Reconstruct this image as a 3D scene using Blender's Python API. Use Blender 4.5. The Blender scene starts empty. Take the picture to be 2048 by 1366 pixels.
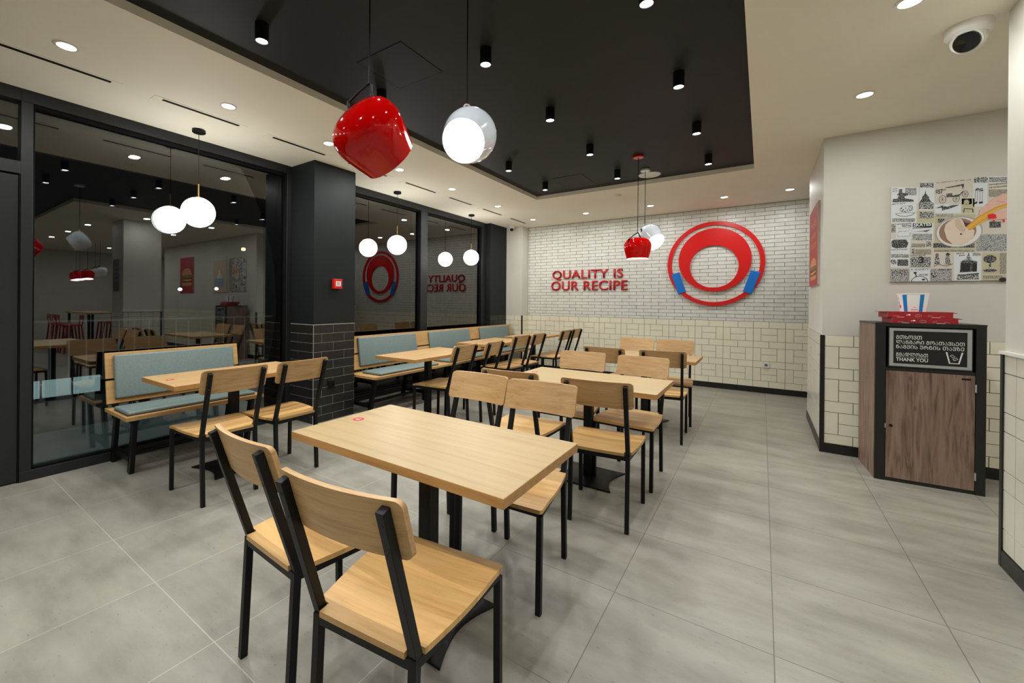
import bpy, bmesh, math, random
from mathutils import Vector, Matrix

S = bpy.context.scene
COL = S.collection
random.seed(7)

# ------------------------------------------------------------------ camera
F_PX, CX, CY = 834.42, 945.0, 604.86
cam = bpy.data.cameras.new('camera')
cam.sensor_width = 36.0
cam.lens = F_PX / 2048 * 36.0
cam.shift_x = (1024 - CX) / 2048
cam.shift_y = -(683 - CY) / 2048
cam.clip_start = 0.02
cam_o = bpy.data.objects.new('camera', cam)
COL.objects.link(cam_o)
YAW, PITCH, ROLL = 0.6071, -0.0018, 0.0083
cam_o.matrix_world = (Matrix.Translation((0, 0, 1.33)) @ Matrix.Rotation(YAW, 4, 'Z')
                      @ Matrix.Rotation(math.pi / 2 + PITCH, 4, 'X') @ Matrix.Rotation(-ROLL if False else ROLL, 4, 'Z'))
S.camera = cam_o

# ------------------------------------------------------------------ world, exposure
w = bpy.data.worlds.new('night')
S.world = w
w.use_nodes = True
w.node_tree.nodes['Background'].inputs[0].default_value = (0.35, 0.45, 0.7, 1)
w.node_tree.nodes['Background'].inputs[1].default_value = 0.006
S.view_settings.view_transform = 'Standard'
S.view_settings.look = 'None'
S.view_settings.gamma = 1
S.view_settings.use_curve_mapping = False
S.view_settings.exposure = 0.52
S.cycles.use_denoising = True
S.cycles.max_bounces = 10
S.cycles.diffuse_bounces = 6
S.cycles.glossy_bounces = 5
S.cycles.transparent_max_bounces = 12
S.cycles.sample_clamp_indirect = 6
S.cycles.caustics_reflective = False
S.cycles.caustics_refractive = False
W_DOWN = 4.0      # recessed downlights
W_SPOT = 9.0      # cylinder spots
W_GLOBE = 18.0     # emission of the opal globes
W_DISC = 10.0      # emission of the bucket lamps' diffusers

# ------------------------------------------------------------------ materials
def srgb(r, g, b):
    f = lambda c: (c / 255 / 12.92) if c / 255 <= 0.04045 else ((c / 255 + 0.055) / 1.055) ** 2.4
    return (f(r), f(g), f(b), 1)

def mat(name, col, rough=0.5, metal=0.0, coat=0.0, spec=0.5, emit=None, estr=0.0):
    m = bpy.data.materials.new(name)
    m.use_nodes = True
    p = m.node_tree.nodes['Principled BSDF']
    p.inputs['Base Color'].default_value = col
    p.inputs['Roughness'].default_value = rough
    p.inputs['Metallic'].default_value = metal
    p.inputs['Coat Weight'].default_value = coat
    p.inputs['Coat Roughness'].default_value = 0.04
    p.inputs['Specular IOR Level'].default_value = spec
    if emit:
        p.inputs['Emission Color'].default_value = emit
        p.inputs['Emission Strength'].default_value = estr
    return m

def N(m, t, **kw):
    n = m.node_tree.nodes.new(t)
    for k, v in kw.items():
        setattr(n, k, v)
    return n

def L(m, a, b):
    m.node_tree.links.new(a, b)

def ramp(m, stops):
    r = N(m, 'ShaderNodeValToRGB')
    e = r.color_ramp.elements
    while len(e) < len(stops):
        e.new(0.5)
    for i, (p, c) in enumerate(stops):
        e[i].position = p
        e[i].color = c
    return r

def noise_mat(name, c1, c2, scale=30, rough=0.5, bump=0.0, bscale=200, coat=0.0, spec=0.5, lo=0.35, hi=0.65):
    m = mat(name, c1, rough, coat=coat, spec=spec)
    p = m.node_tree.nodes['Principled BSDF']
    tc = N(m, 'ShaderNodeTexCoord')
    n = N(m, 'ShaderNodeTexNoise')
    n.inputs['Scale'].default_value = scale
    n.inputs['Detail'].default_value = 5
    L(m, tc.outputs['Object'], n.inputs['Vector'])
    r = ramp(m, [(lo, c1), (hi, c2)])
    L(m, n.outputs['Fac'], r.inputs['Fac'])
    L(m, r.outputs['Color'], p.inputs['Base Color'])
    if bump:
        b = N(m, 'ShaderNodeTexNoise')
        b.inputs['Scale'].default_value = bscale
        L(m, tc.outputs['Object'], b.inputs['Vector'])
        bp = N(m, 'ShaderNodeBump')
        bp.inputs['Strength'].default_value = bump
        bp.inputs['Distance'].default_value = 0.002
        L(m, b.outputs['Fac'], bp.inputs['Height'])
        L(m, bp.outputs['Normal'], p.inputs['Normal'])
    return m

def wood_mat(name, light, mid, dark, axis='X', plank=0.0, rough=0.38, var=0.10, gscale=1.0):
    """Straight grained wood: grain runs along axis; plank > 0 adds glued strips across it."""
    m = mat(name, light, rough, spec=0.4)
    nt = m.node_tree
    p = nt.nodes['Principled BSDF']
    tc = N(m, 'ShaderNodeTexCoord')
    oi = N(m, 'ShaderNodeObjectInfo')
    off = N(m, 'ShaderNodeVectorMath', operation='SCALE')
    comb = N(m, 'ShaderNodeCombineXYZ')
    for i in range(3):
        L(m, oi.outputs['Random'], comb.inputs[i])
    L(m, comb.outputs[0], off.inputs[0])
    off.inputs['Scale'].default_value = 37.0
    add = N(m, 'ShaderNodeVectorMath', operation='ADD')
    L(m, tc.outputs['Object'], add.inputs[0])
    L(m, off.outputs[0], add.inputs[1])
    mp = N(m, 'ShaderNodeMapping')
    sc = [26 * gscale, 26 * gscale, 26 * gscale]
    sc['XYZ'.index(axis)] = 1.6 * gscale
    mp.inputs['Scale'].default_value = sc
    L(m, add.outputs[0], mp.inputs['Vector'])
    n = N(m, 'ShaderNodeTexNoise')
    n.inputs['Scale'].default_value = 1.6
    n.inputs['Detail'].default_value = 7
    n.inputs['Roughness'].default_value = 0.65
    n.inputs['Distortion'].default_value = 0.5
    L(m, mp.outputs[0], n.inputs['Vector'])
    r = ramp(m, [(0.28, dark), (0.48, mid), (0.66, light)])
    L(m, n.outputs['Fac'], r.inputs['Fac'])
    col = r.outputs['Color']
    # broad cloudy tone
    n2 = N(m, 'ShaderNodeTexNoise')
    n2.inputs['Scale'].default_value = 2.2
    L(m, add.outputs[0], n2.inputs['Vector'])
    hs = N(m, 'ShaderNodeHueSaturation')
    mr = N(m, 'ShaderNodeMapRange')
    mr.inputs['From Min'].default_value = 0.3
    mr.inputs['From Max'].default_value = 0.7
    mr.inputs['To Min'].default_value = 1 - var
    mr.inputs['To Max'].default_value = 1 + var
    L(m, n2.outputs['Fac'], mr.inputs['Value'])
    val = mr.outputs[0]
    if plank:
        sep = N(m, 'ShaderNodeSeparateXYZ')
        L(m, add.outputs[0], sep.inputs[0])
        dv = N(m, 'ShaderNodeMath', operation='DIVIDE')
        L(m, sep.outputs[1 if axis == 'X' else 0], dv.inputs[0])
        dv.inputs[1].default_value = plank
        fl = N(m, 'ShaderNodeMath', operation='FLOOR')
        L(m, dv.outputs[0], fl.inputs[0])
        wn = N(m, 'ShaderNodeTexWhiteNoise', noise_dimensions='1D')
        L(m, fl.outputs[0], wn.inputs['W'])
        mr2 = N(m, 'ShaderNodeMapRange')
        mr2.inputs['To Min'].default_value = 0.56
        mr2.inputs['To Max'].default_value = 1.14
        L(m, wn.outputs['Value'], mr2.inputs['Value'])
        mul = N(m, 'ShaderNodeMath', operation='MULTIPLY')
        L(m, val, mul.inputs[0])
        L(m, mr2.outputs[0], mul.inputs[1])
        val = mul.outputs[0]
    L(m, val, hs.inputs['Value'])
    L(m, col, hs.inputs['Color'])
    L(m, hs.outputs[0], p.inputs['Base Color'])
    return m

M = {}
M['cream'] = noise_mat('cream_paint', srgb(208, 205, 195), srgb(204, 201, 191), 3, 0.6)
M['ceil'] = noise_mat('ceiling_paint', srgb(240, 236, 220), srgb(237, 233, 217), 2, 0.7)
M['ceil_black'] = noise_mat('black_ceiling_paint', srgb(32, 33, 33), srgb(29, 30, 30), 2, 0.6, spec=0.3)
M['black_paint'] = noise_mat('charcoal_wall_paint', srgb(18, 25, 25), srgb(16, 23, 23), 3, 0.55, spec=0.3)
M['black_tile'] = noise_mat('black_tile', srgb(34, 31, 29), srgb(24, 23, 22), 20, 0.42)
M['grey_grout'] = noise_mat('grey_grout', srgb(165, 162, 155), srgb(150, 147, 140), 60, 0.9)
M['grout'] = noise_mat('dark_grout', srgb(92, 86, 70), srgb(76, 70, 58), 60, 0.9)
M['brick_grout'] = noise_mat('brick_grout', srgb(150, 146, 134), srgb(70, 66, 58), 9, 0.9)
M['cream_tile'] = noise_mat('cream_tile', srgb(236, 230, 208), srgb(230, 224, 202), 4, 0.28, coat=0.1)
M['white_brick'] = noise_mat('white_glazed_brick', srgb(222, 221, 214), srgb(212, 211, 203), 14, 0.34, bump=0.25, bscale=40, spec=0.35)
M['white_tile'] = noise_mat('pale_tile', srgb(214, 208, 194), srgb(208, 202, 188), 4, 0.25, coat=0.2)
M['skirting'] = noise_mat('black_skirting_tile', srgb(22, 21, 20), srgb(17, 16, 16), 20, 0.4)
M['metal_black'] = noise_mat('black_powder_coat', srgb(9, 9, 10), srgb(13, 13, 14), 120, 0.42, spec=0.25)
M['frame'] = noise_mat('anthracite_aluminium', srgb(22, 26, 27), srgb(19, 23, 24), 60, 0.45)
M['frame_dark'] = mat('dark_gasket', srgb(9, 9, 9), 0.7, spec=0.15)
M['white'] = mat('white_plastic', srgb(226, 224, 218), 0.35)
M['black_gloss'] = mat('black_lens', srgb(10, 10, 11), 0.1)
M['red_gloss'] = mat('red_lacquer', srgb(190, 3, 3), 0.05, coat=0.15, spec=0.3)
M['white_gloss'] = mat('white_lacquer', srgb(205, 210, 215), 0.12, coat=0.5)
M['brass'] = mat('brass', srgb(200, 160, 90), 0.3, metal=1.0)
M['red_sign'] = mat('red_sign_acrylic', srgb(208, 16, 14), 0.35)
M['red_letter'] = mat('red_letter_acrylic', srgb(190, 28, 34), 0.4)
M['blue_sign'] = mat('blue_sign_acrylic', srgb(10, 110, 200), 0.35)
M['alarm_red'] = mat('alarm_red', srgb(205, 25, 22), 0.4)
M['vinyl'] = noise_mat('grey_blue_vinyl', srgb(116, 132, 130), srgb(109, 125, 123), 60, 0.42, bump=0.12, bscale=260)
M['piping'] = mat('black_piping', srgb(20, 20, 21), 0.6)
M['tray_red'] = noise_mat('red_card', srgb(168, 26, 36), srgb(156, 22, 32), 30, 0.5)
M['tray_print'] = mat('pale_print', srgb(226, 170, 168), 0.6)
M['paper'] = mat('white_paper', srgb(250, 249, 247), 0.45)
M['stripe_blue'] = mat('blue_stripe', srgb(15, 130, 205), 0.5)
M['ink_red'] = mat('red_ink', srgb(185, 20, 30), 0.5)
M['sign_black'] = mat('sign_black', srgb(22, 22, 20), 0.4)
M['sign_white'] = mat('sign_white', srgb(222, 222, 218), 0.5)
M['brushed'] = mat('brushed_aluminium', srgb(172, 174, 172), 0.42, metal=0.3)
M['globe'] = mat('opal_glass', srgb(240, 238, 232), 0.3, emit=(1, 0.97, 0.92, 1), estr=W_GLOBE)
M['lamp_disc'] = mat('lamp_diffuser', srgb(240, 240, 238), 0.4, emit=(1, 0.97, 0.93, 1), estr=W_DISC)
M['led'] = mat('led_lens', srgb(240, 240, 240), 0.4, emit=(1, 0.96, 0.9, 1), estr=14.0)
M['led_cool'] = mat('led_lens_cool', srgb(240, 240, 240), 0.4, emit=(0.92, 0.96, 1, 1), estr=12.0)
M['oak_top'] = wood_mat('oak_table_top', srgb(172, 148, 107), srgb(168, 143, 101), srgb(156, 129, 87), 'X', 0, 0.40, 0.04, 0.55)
M['oak_top_y'] = wood_mat('oak_table_top_lengthwise', srgb(192, 157, 110), srgb(187, 151, 104), srgb(172, 134, 88), 'Y', 0, 0.40, 0.04, 0.55)
M['oak_edge'] = wood_mat('oak_edge_band', srgb(182, 138, 84), srgb(174, 129, 75), srgb(154, 108, 58), 'X', 0, 0.4, 0.06)
M['oak_seat'] = wood_mat('oak_seat', srgb(212, 170, 110), srgb(204, 160, 101), srgb(184, 137, 80), 'X', 0.072, 0.36, 0.05)
M['oak_back'] = wood_mat('oak_backrest', srgb(192, 156, 108), srgb(183, 145, 97), srgb(160, 120, 74), 'X', 0, 0.38, 0.06, 1.3)
M['oak_bench'] = wood_mat('oak_bench', srgb(196, 157, 104), srgb(188, 148, 95), srgb(166, 124, 74), 'Y', 0, 0.38, 0.06)
M['bin_wood'] = None
M['outside'] = noise_mat('street_paving', srgb(70, 72, 72), srgb(58, 60, 60), 3, 0.7)
M['terrace'] = noise_mat('terrace_paving', srgb(150, 160, 158), srgb(136, 146, 144), 3, 0.7)
M['rail'] = mat('railing_metal', srgb(190, 190, 185), 0.4)
M['poster_red'] = noise_mat('poster_red', srgb(176, 40, 44), srgb(168, 34, 40), 4, 0.45)
M['poster_tan'] = mat('poster_tan_print', srgb(206, 150, 90), 0.5)
M['poster_green'] = mat('poster_green_print', srgb(120, 140, 80), 0.5)
M['poster_brown'] = mat('poster_brown_print', srgb(110, 62, 40), 0.5)
M['stool_red'] = mat('red_stool_paint', srgb(150, 20, 26), 0.35)

def floor_material():
    m = mat('floor_tile', (0.4, 0.4, 0.4, 1), 0.38, spec=0.45)
    p = m.node_tree.nodes['Principled BSDF']
    tc = N(m, 'ShaderNodeTexCoord')
    mp = N(m, 'ShaderNodeMapping')
    T = 0.595
    mp.inputs['Location'].default_value = (-0.047 + 20 * T, -1.953 + 20 * T, 0)
    L(m, tc.outputs['Object'], mp.inputs['Vector'])
    br = N(m, 'ShaderNodeTexBrick')
    br.offset = 0.0
    br.squash = 1.0
    for k, v in dict(Scale=1.0, **{'Mortar Size': 0.0018, 'Mortar Smooth': 0.1, 'Bias': 0.0, 'Brick Width': T, 'Row Height': T}).items():
        br.inputs[k].default_value = v
    br.inputs['Color1'].default_value = (0.0, 0, 0, 1)
    br.inputs['Color2'].default_value = (1.0, 1, 1, 1)
    br.inputs['Mortar'].default_value = (0.5, 0.5, 0.5, 1)
    L(m, mp.outputs[0], br.inputs['Vector'])
    # concrete clouding, streaked along x
    st = N(m, 'ShaderNodeMapping')
    st.inputs['Scale'].default_value = (1.0, 2.6, 1)
    L(m, tc.outputs['Object'], st.inputs['Vector'])
    n1 = N(m, 'ShaderNodeTexNoise')
    n1.inputs['Scale'].default_value = 2.0
    n1.inputs['Detail'].default_value = 8
    n1.inputs['Roughness'].default_value = 0.62
    L(m, st.outputs[0], n1.inputs['Vector'])
    r1 = ramp(m, [(0.3, srgb(122, 118, 107)), (0.5, srgb(140, 136, 125)), (0.7, srgb(153, 149, 138))])
    L(m, n1.outputs['Fac'], r1.inputs['Fac'])
    n2 = N(m, 'ShaderNodeTexNoise')
    n2.inputs['Scale'].default_value = 34
    n2.inputs['Detail'].default_value = 6
    L(m, st.outputs[0], n2.inputs['Vector'])
    r2 = ramp(m, [(0.26, (0.62, 0.6, 0.56, 1)), (0.36, (1, 1, 1, 1))])
    L(m, n2.outputs['Fac'], r2.inputs['Fac'])
    mx = N(m, 'ShaderNodeMix', data_type='RGBA', blend_type='MULTIPLY')
    mx.inputs[0].default_value = 0.85
    L(m, r1.outputs['Color'], mx.inputs[6])
    L(m, r2.outputs['Color'], mx.inputs[7])
    # each tile its own tone
    hs = N(m, 'ShaderNodeHueSaturation')
    mr = N(m, 'ShaderNodeMapRange')
    mr.inputs['To Min'].default_value = 0.93
    mr.inputs['To Max'].default_value = 1.05
    L(m, br.outputs['Color'], mr.inputs['Value'])
    L(m, mr.outputs[0], hs.inputs['Value'])
    L(m, mx.outputs[2], hs.inputs['Color'])
    g = N(m, 'ShaderNodeMix', data_type='RGBA')
    L(m, br.outputs['Fac'], g.inputs[0])
    L(m, hs.outputs[0], g.inputs[6])
    n3 = N(m, 'ShaderNodeTexNoise')
    n3.inputs['Scale'].default_value = 0.8
    L(m, tc.outputs['Object'], n3.inputs['Vector'])
    r3 = ramp(m, [(0.40, srgb(92, 87, 77)), (0.62, srgb(174, 169, 157))])
    sx3 = N(m, 'ShaderNodeSeparateXYZ')
    L(m, tc.outputs['Object'], sx3.inputs[0])
    mr3 = N(m, 'ShaderNodeMapRange')
    mr3.inputs['From Min'].default_value = -1.9
    mr3.inputs['From Max'].default_value = 0.0
    mr3.inputs['To Min'].default_value = 0.25
    mr3.inputs['To Max'].default_value = -0.3
    L(m, sx3.outputs[0], mr3.inputs['Value'])
    ad3 = N(m, 'ShaderNodeMath', operation='ADD')
    L(m, n3.outputs['Fac'], ad3.inputs[0])
    L(m, mr3.outputs[0], ad3.inputs[1])
    L(m, ad3.outputs[0], r3.inputs['Fac'])
    L(m, r3.outputs['Color'], g.inputs[7])
    L(m, g.outputs[2], p.inputs['Base Color'])
    rr = N(m, 'ShaderNodeMapRange')
    rr.inputs['To Min'].default_value = 0.30
    rr.inputs['To Max'].default_value = 0.5
    L(m, n1.outputs['Fac'], rr.inputs['Value'])
    L(m, rr.outputs[0], p.inputs['Roughness'])
    return m
M['floor'] = floor_material()

def bin_wood():
    m = mat('rustic_oak_laminate', srgb(120, 98, 84), 0.5)
    p = m.node_tree.nodes['Principled BSDF']
    tc = N(m, 'ShaderNodeTexCoord')
    mp = N(m, 'ShaderNodeMapping')
    mp.inputs['Scale'].default_value = (24, 24, 1.9)
    L(m, tc.outputs['Object'], mp.inputs['Vector'])
    n = N(m, 'ShaderNodeTexNoise')
    n.inputs['Scale'].default_value = 1.4
    n.inputs['Detail'].default_value = 8
    n.inputs['Distortion'].default_value = 1.4
    L(m, mp.outputs[0], n.inputs['Vector'])
    r = ramp(m, [(0.25, srgb(72, 52, 42)), (0.42, srgb(116, 92, 78)), (0.55, srgb(132, 108, 93)), (0.75, srgb(146, 123, 107))])
    L(m, n.outputs['Fac'], r.inputs['Fac'])
    mp2 = N(m, 'ShaderNodeMapping')
    mp2.inputs['Scale'].default_value = (11, 11, 5)
    L(m, tc.outputs['Object'], mp2.inputs['Vector'])
    v = N(m, 'ShaderNodeTexVoronoi')
    v.inputs['Scale'].default_value = 1.0
    L(m, mp2.outputs[0], v.inputs['Vector'])
    r2 = ramp(m, [(0.05, (0.3, 0.24, 0.2, 1)), (0.16, (1, 1, 1, 1))])
    L(m, v.outputs['Distance'], r2.inputs['Fac'])
    mx = N(m, 'ShaderNodeMix', data_type='RGBA', blend_type='MULTIPLY')
    mx.inputs[0].default_value = 0.6
    L(m, r.outputs['Color'], mx.inputs[6])
    L(m, r2.outputs['Color'], mx.inputs[7])
    L(m, mx.outputs[2], p.inputs['Base Color'])
    return m
M['bin_wood'] = bin_wood()

def glass_material():
    m = bpy.data.materials.new('window_glass')
    m.use_nodes = True
    nt = m.node_tree
    nt.nodes.clear()
    out = N(m, 'ShaderNodeOutputMaterial')
    mix = N(m, 'ShaderNodeMixShader')
    fr = N(m, 'ShaderNodeFresnel')
    fr.inputs['IOR'].default_value = 2.0
    tr = N(m, 'ShaderNodeBsdfTransparent')
    tr.inputs['Color'].default_value = (0.5, 0.53, 0.53, 1)
    gl = N(m, 'ShaderNodeBsdfGlossy')
    gl.inputs['Roughness'].default_value = 0.0
    gl.inputs['Color'].default_value = (1, 1, 1, 1)
    L(m, fr.outputs[0], mix.inputs[0])
    L(m, tr.outputs[0], mix.inputs[1])
    L(m, gl.outputs[0], mix.inputs[2])
    L(m, mix.outputs[0], out.inputs['Surface'])
    return m
M['glass'] = glass_material()

def newsprint(name, paper, ink, sx, sy, lo, hi, detail=3):
    """Printed matter: ink flecks on paper, stretched to look like lines of type or an engraving."""
    m = mat(name, paper, 0.5)
    p = m.node_tree.nodes['Principled BSDF']
    tc = N(m, 'ShaderNodeTexCoord')
    mp = N(m, 'ShaderNodeMapping')
    mp.inputs['Scale'].default_value = (sx, sx, sy)
    L(m, tc.outputs['Object'], mp.inputs['Vector'])
    n = N(m, 'ShaderNodeTexNoise')
    n.inputs['Scale'].default_value = 1.0
    n.inputs['Detail'].default_value = detail
    L(m, mp.outputs[0], n.inputs['Vector'])
    r = ramp(m, [(lo, ink), (hi, paper)])
    L(m, n.outputs['Fac'], r.inputs['Fac'])
    L(m, r.outputs['Color'], p.inputs['Base Color'])
    return m
INK = srgb(30, 29, 29)
M['pap_white'] = mat('print_paper_white', srgb(216, 221, 223), 0.5)
M['pap_tan'] = mat('print_paper_tan', srgb(208, 200, 187), 0.5)
M['pap_yel'] = mat('print_paper_yellow', srgb(190, 184, 152), 0.5)
M['pap_ink'] = mat('print_ink', INK, 0.5)
M['pap_grey'] = mat('print_grey', srgb(110, 108, 106), 0.5)
M['pap_text'] = newsprint('print_text_block', srgb(190, 192, 188), srgb(70, 68, 68), 240, 420, 0.44, 0.52)
M['pap_text_tan'] = newsprint('print_text_block_tan', srgb(186, 178, 160), srgb(70, 66, 60), 220, 420, 0.44, 0.52)
M['pap_engrave'] = newsprint('print_engraving', srgb(186, 188, 184), srgb(40, 40, 40), 110, 130, 0.47, 0.53, 5)
M['pap_dark'] = newsprint('print_dark_engraving', srgb(150, 150, 146), srgb(40, 40, 42), 150, 170, 0.52, 0.58, 5)
M['skin'] = mat('print_skin', srgb(222, 178, 160), 0.5)
M['skin_shade'] = mat('print_skin_crease', srgb(190, 130, 116), 0.5)
M['nail'] = mat('print_nail_red', srgb(214, 28, 26), 0.4)
M['fry'] = mat('print_fry', srgb(226, 170, 70), 0.5)
M['fry_edge'] = mat('print_fry_edge', srgb(190, 120, 36), 0.5)
M['cup_white'] = mat('print_cup_white', srgb(222, 220, 214), 0.5)
M['cup_grey'] = mat('print_cup_rim', srgb(168, 165, 160), 0.5)
M['choc'] = mat('print_chocolate', srgb(148, 116, 96), 0.5)
M['choc_dark'] = mat('print_chocolate_dark', srgb(70, 50, 44), 0.5)
M['swirl'] = mat('print_swirl', srgb(222, 202, 184), 0.5)
M['swirl2'] = mat('print_swirl_fold', srgb(204, 180, 160), 0.5)
M['post_beige'] = mat('print_beige', srgb(206, 182, 160), 0.5)
M['post_grey'] = mat('print_pale_blue', srgb(150, 165, 180), 0.5)

# ------------------------------------------------------------------ mesh helpers
class MB:
    def __init__(self):
        self.bm = bmesh.new()
        self.mats = []

    def _mi(self, m):
        if m is None:
            return 0
        if m not in self.mats:
            self.mats.append(m)
        return self.mats.index(m)

    def face(self, pts, m=None):
        vs = [self.bm.verts.new(p) for p in pts]
        f = self.bm.faces.new(vs)
        f.material_index = self._mi(m)
        return f

    def box(self, a, b, m=None, mtx=None):
        x0, y0, z0 = a
        x1, y1, z1 = b
        P = [Vector(p) for p in ((x0, y0, z0), (x1, y0, z0), (x1, y1, z0), (x0, y1, z0), (x0, y0, z1), (x1, y0, z1), (x1, y1, z1), (x0, y1, z1))]
        if mtx:
            P = [mtx @ p for p in P]
        v = [self.bm.verts.new(p) for p in P]
        mi = self._mi(m)
        for q in ((3, 2, 1, 0), (4, 5, 6, 7), (0, 1, 5, 4), (1, 2, 6, 5), (2, 3, 7, 6), (3, 0, 4, 7)):
            f = self.bm.faces.new([v[i] for i in q])
            f.material_index = mi
        return self

    def bar(self, a, b, w, d, m=None, up=(1, 0, 0)):
        """Rectangular bar from a to b; w measured along 'up' direction, d across it. Ends cut flat in z when both ends share... """
        a, b = Vector(a), Vector(b)
        t = (b - a).normalized()
        u = Vector(up)
        u = (u - t * u.dot(t)).normalized()
        n = t.cross(u)
        mi = self._mi(m)
        P = []
        for c in (a, b):
            for s1, s2 in ((-1, -1), (1, -1), (1, 1), (-1, 1)):
                P.append(self.bm.verts.new(c + u * (w / 2 * s1) + n * (d / 2 * s2)))
        for q in ((3, 2, 1, 0), (4, 5, 6, 7), (0, 1, 5, 4), (1, 2, 6, 5), (2, 3, 7, 6), (3, 0, 4, 7)):
            f = self.bm.faces.new([P[i] for i in q])
            f.material_index = mi
        return self

    def rings(self, rings, m=None, cap0=True, cap1=True, closed=True):
        mi = self._mi(m)
        V = [[self.bm.verts.new(p) for p in r] for r in rings]
        n = len(V[0])
        for i in range(len(V) - 1):
            for j in range(n if closed else n - 1):
                f = self.bm.faces.new((V[i][j], V[i][(j + 1) % n], V[i + 1][(j + 1) % n], V[i + 1][j]))
                f.material_index = mi
        if cap0:
            self.bm.faces.new(V[0][::-1]).material_index = mi
        if cap1:
            self.bm.faces.new(V[-1]).material_index = mi
        return self

    def lathe(self, prof, m=None, seg=40, mtx=None, cap0=True, cap1=True):
        R = []
        for r, z in prof:
            ring = []
            for k in range(seg):
                a = 2 * math.pi * k / seg
                p = Vector((max(r, 1e-5) * math.cos(a), max(r, 1e-5) * math.sin(a), z))
                ring.append(mtx @ p if mtx else p)
            R.append(ring)
        return self.rings(R, m, cap0, cap1)

    def cyl(self, c, r, z0, z1, m=None, seg=28, mtx=None):
        T = Matrix.Translation(c)
        return self.lathe([(r, z0), (r, z1)], m, seg, (mtx @ T) if mtx else T)

    def tube(self, pts, r, m=None, seg=8):
        pts = [Vector(p) for p in pts]
        R = []
        u = None
        for i, p in enumerate(pts):
            t = (pts[min(i + 1, len(pts) - 1)] - pts[max(i - 1, 0)]).normalized()
            if u is None:
                u = t.orthogonal().normalized()
            u = (u - t * u.dot(t)).normalized()
            n = t.cross(u)
            R.append([p + (u * math.cos(2 * math.pi * k / seg) + n * math.sin(2 * math.pi * k / seg)) * r for k in range(seg)])
        return self.rings(R, m)

    def prism(self, poly, z0, z1, m=None, mtx=None):
        A = [Vector((x, y, z0)) for x, y in poly]
        B = [Vector((x, y, z1)) for x, y in poly]
        if mtx:
            A = [mtx @ p for p in A]
            B = [mtx @ p for p in B]
        return self.rings([A, B], m)

    def obj(self, name, m=None, parent=None, smooth=False, bevel=0.0, seg=2, angle=35):
        bmesh.ops.recalc_face_normals(self.bm, faces=self.bm.faces)
        me = bpy.data.meshes.new(name)
        self.bm.to_mesh(me)
        self.bm.free()
        for mm in (self.mats or [m]):
            me.materials.append(mm)
        o = bpy.data.objects.new(name, me)
        COL.objects.link(o)
        if parent:
            o.parent = parent
        if bevel:
            b = o.modifiers.new('bevel', 'BEVEL')
            b.width = bevel
            b.segments = seg
            b.limit_method = 'ANGLE'
            b.angle_limit = math.radians(30)
        if smooth:
            for p in me.polygons:
                p.use_smooth = True
            if angle:
                e = o.modifiers.new('edges', 'EDGE_SPLIT')
                e.split_angle = math.radians(angle)
        return o

def tag(o, label=None, cat=None, group=None, kind=None):
    if label:
        o['label'] = label
    if cat:
        o['category'] = cat
    if group:
        o['group'] = group
    if kind:
        o['kind'] = kind
    return o

def thing(name, label, cat, loc=(0, 0, 0), rz=0.0, group=None):
    o = bpy.data.objects.new(name, None)
    o.empty_display_size = 0.1
    COL.objects.link(o)
    o.location = loc
    o.rotation_euler = (0, 0, rz)
    return tag(o, label, cat, group)

def struct(o, label, cat):
    return tag(o, label, cat, None, 'structure')

def dup(root, loc, rz, label, group=None, extra=None):
    r = root.copy()
    COL.objects.link(r)
    r.location = loc
    r.rotation_euler = (0, 0, rz)
    r['label'] = label
    if group:
        r['group'] = group
    for ch in list(root.children):
        c = ch.copy()
        COL.objects.link(c)
        c.parent = r
        for g in list(ch.children):
            d = g.copy()
            COL.objects.link(d)
            d.parent = c
    return r

def text_mesh(s, bold=0.0, align='LEFT', spacing=1.0):
    c = bpy.data.curves.new('txt', 'FONT')
    c.body = s
    c.offset = bold
    c.align_x = align
    c.space_character = spacing
    c.resolution_u = 4
    o = bpy.data.objects.new('txt', c)
    COL.objects.link(o)
    dg = bpy.context.evaluated_depsgraph_get()
    me = bpy.data.meshes.new_from_object(o.evaluated_get(dg))
    bpy.data.objects.remove(o)
    bpy.data.curves.remove(c)
    return me

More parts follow.
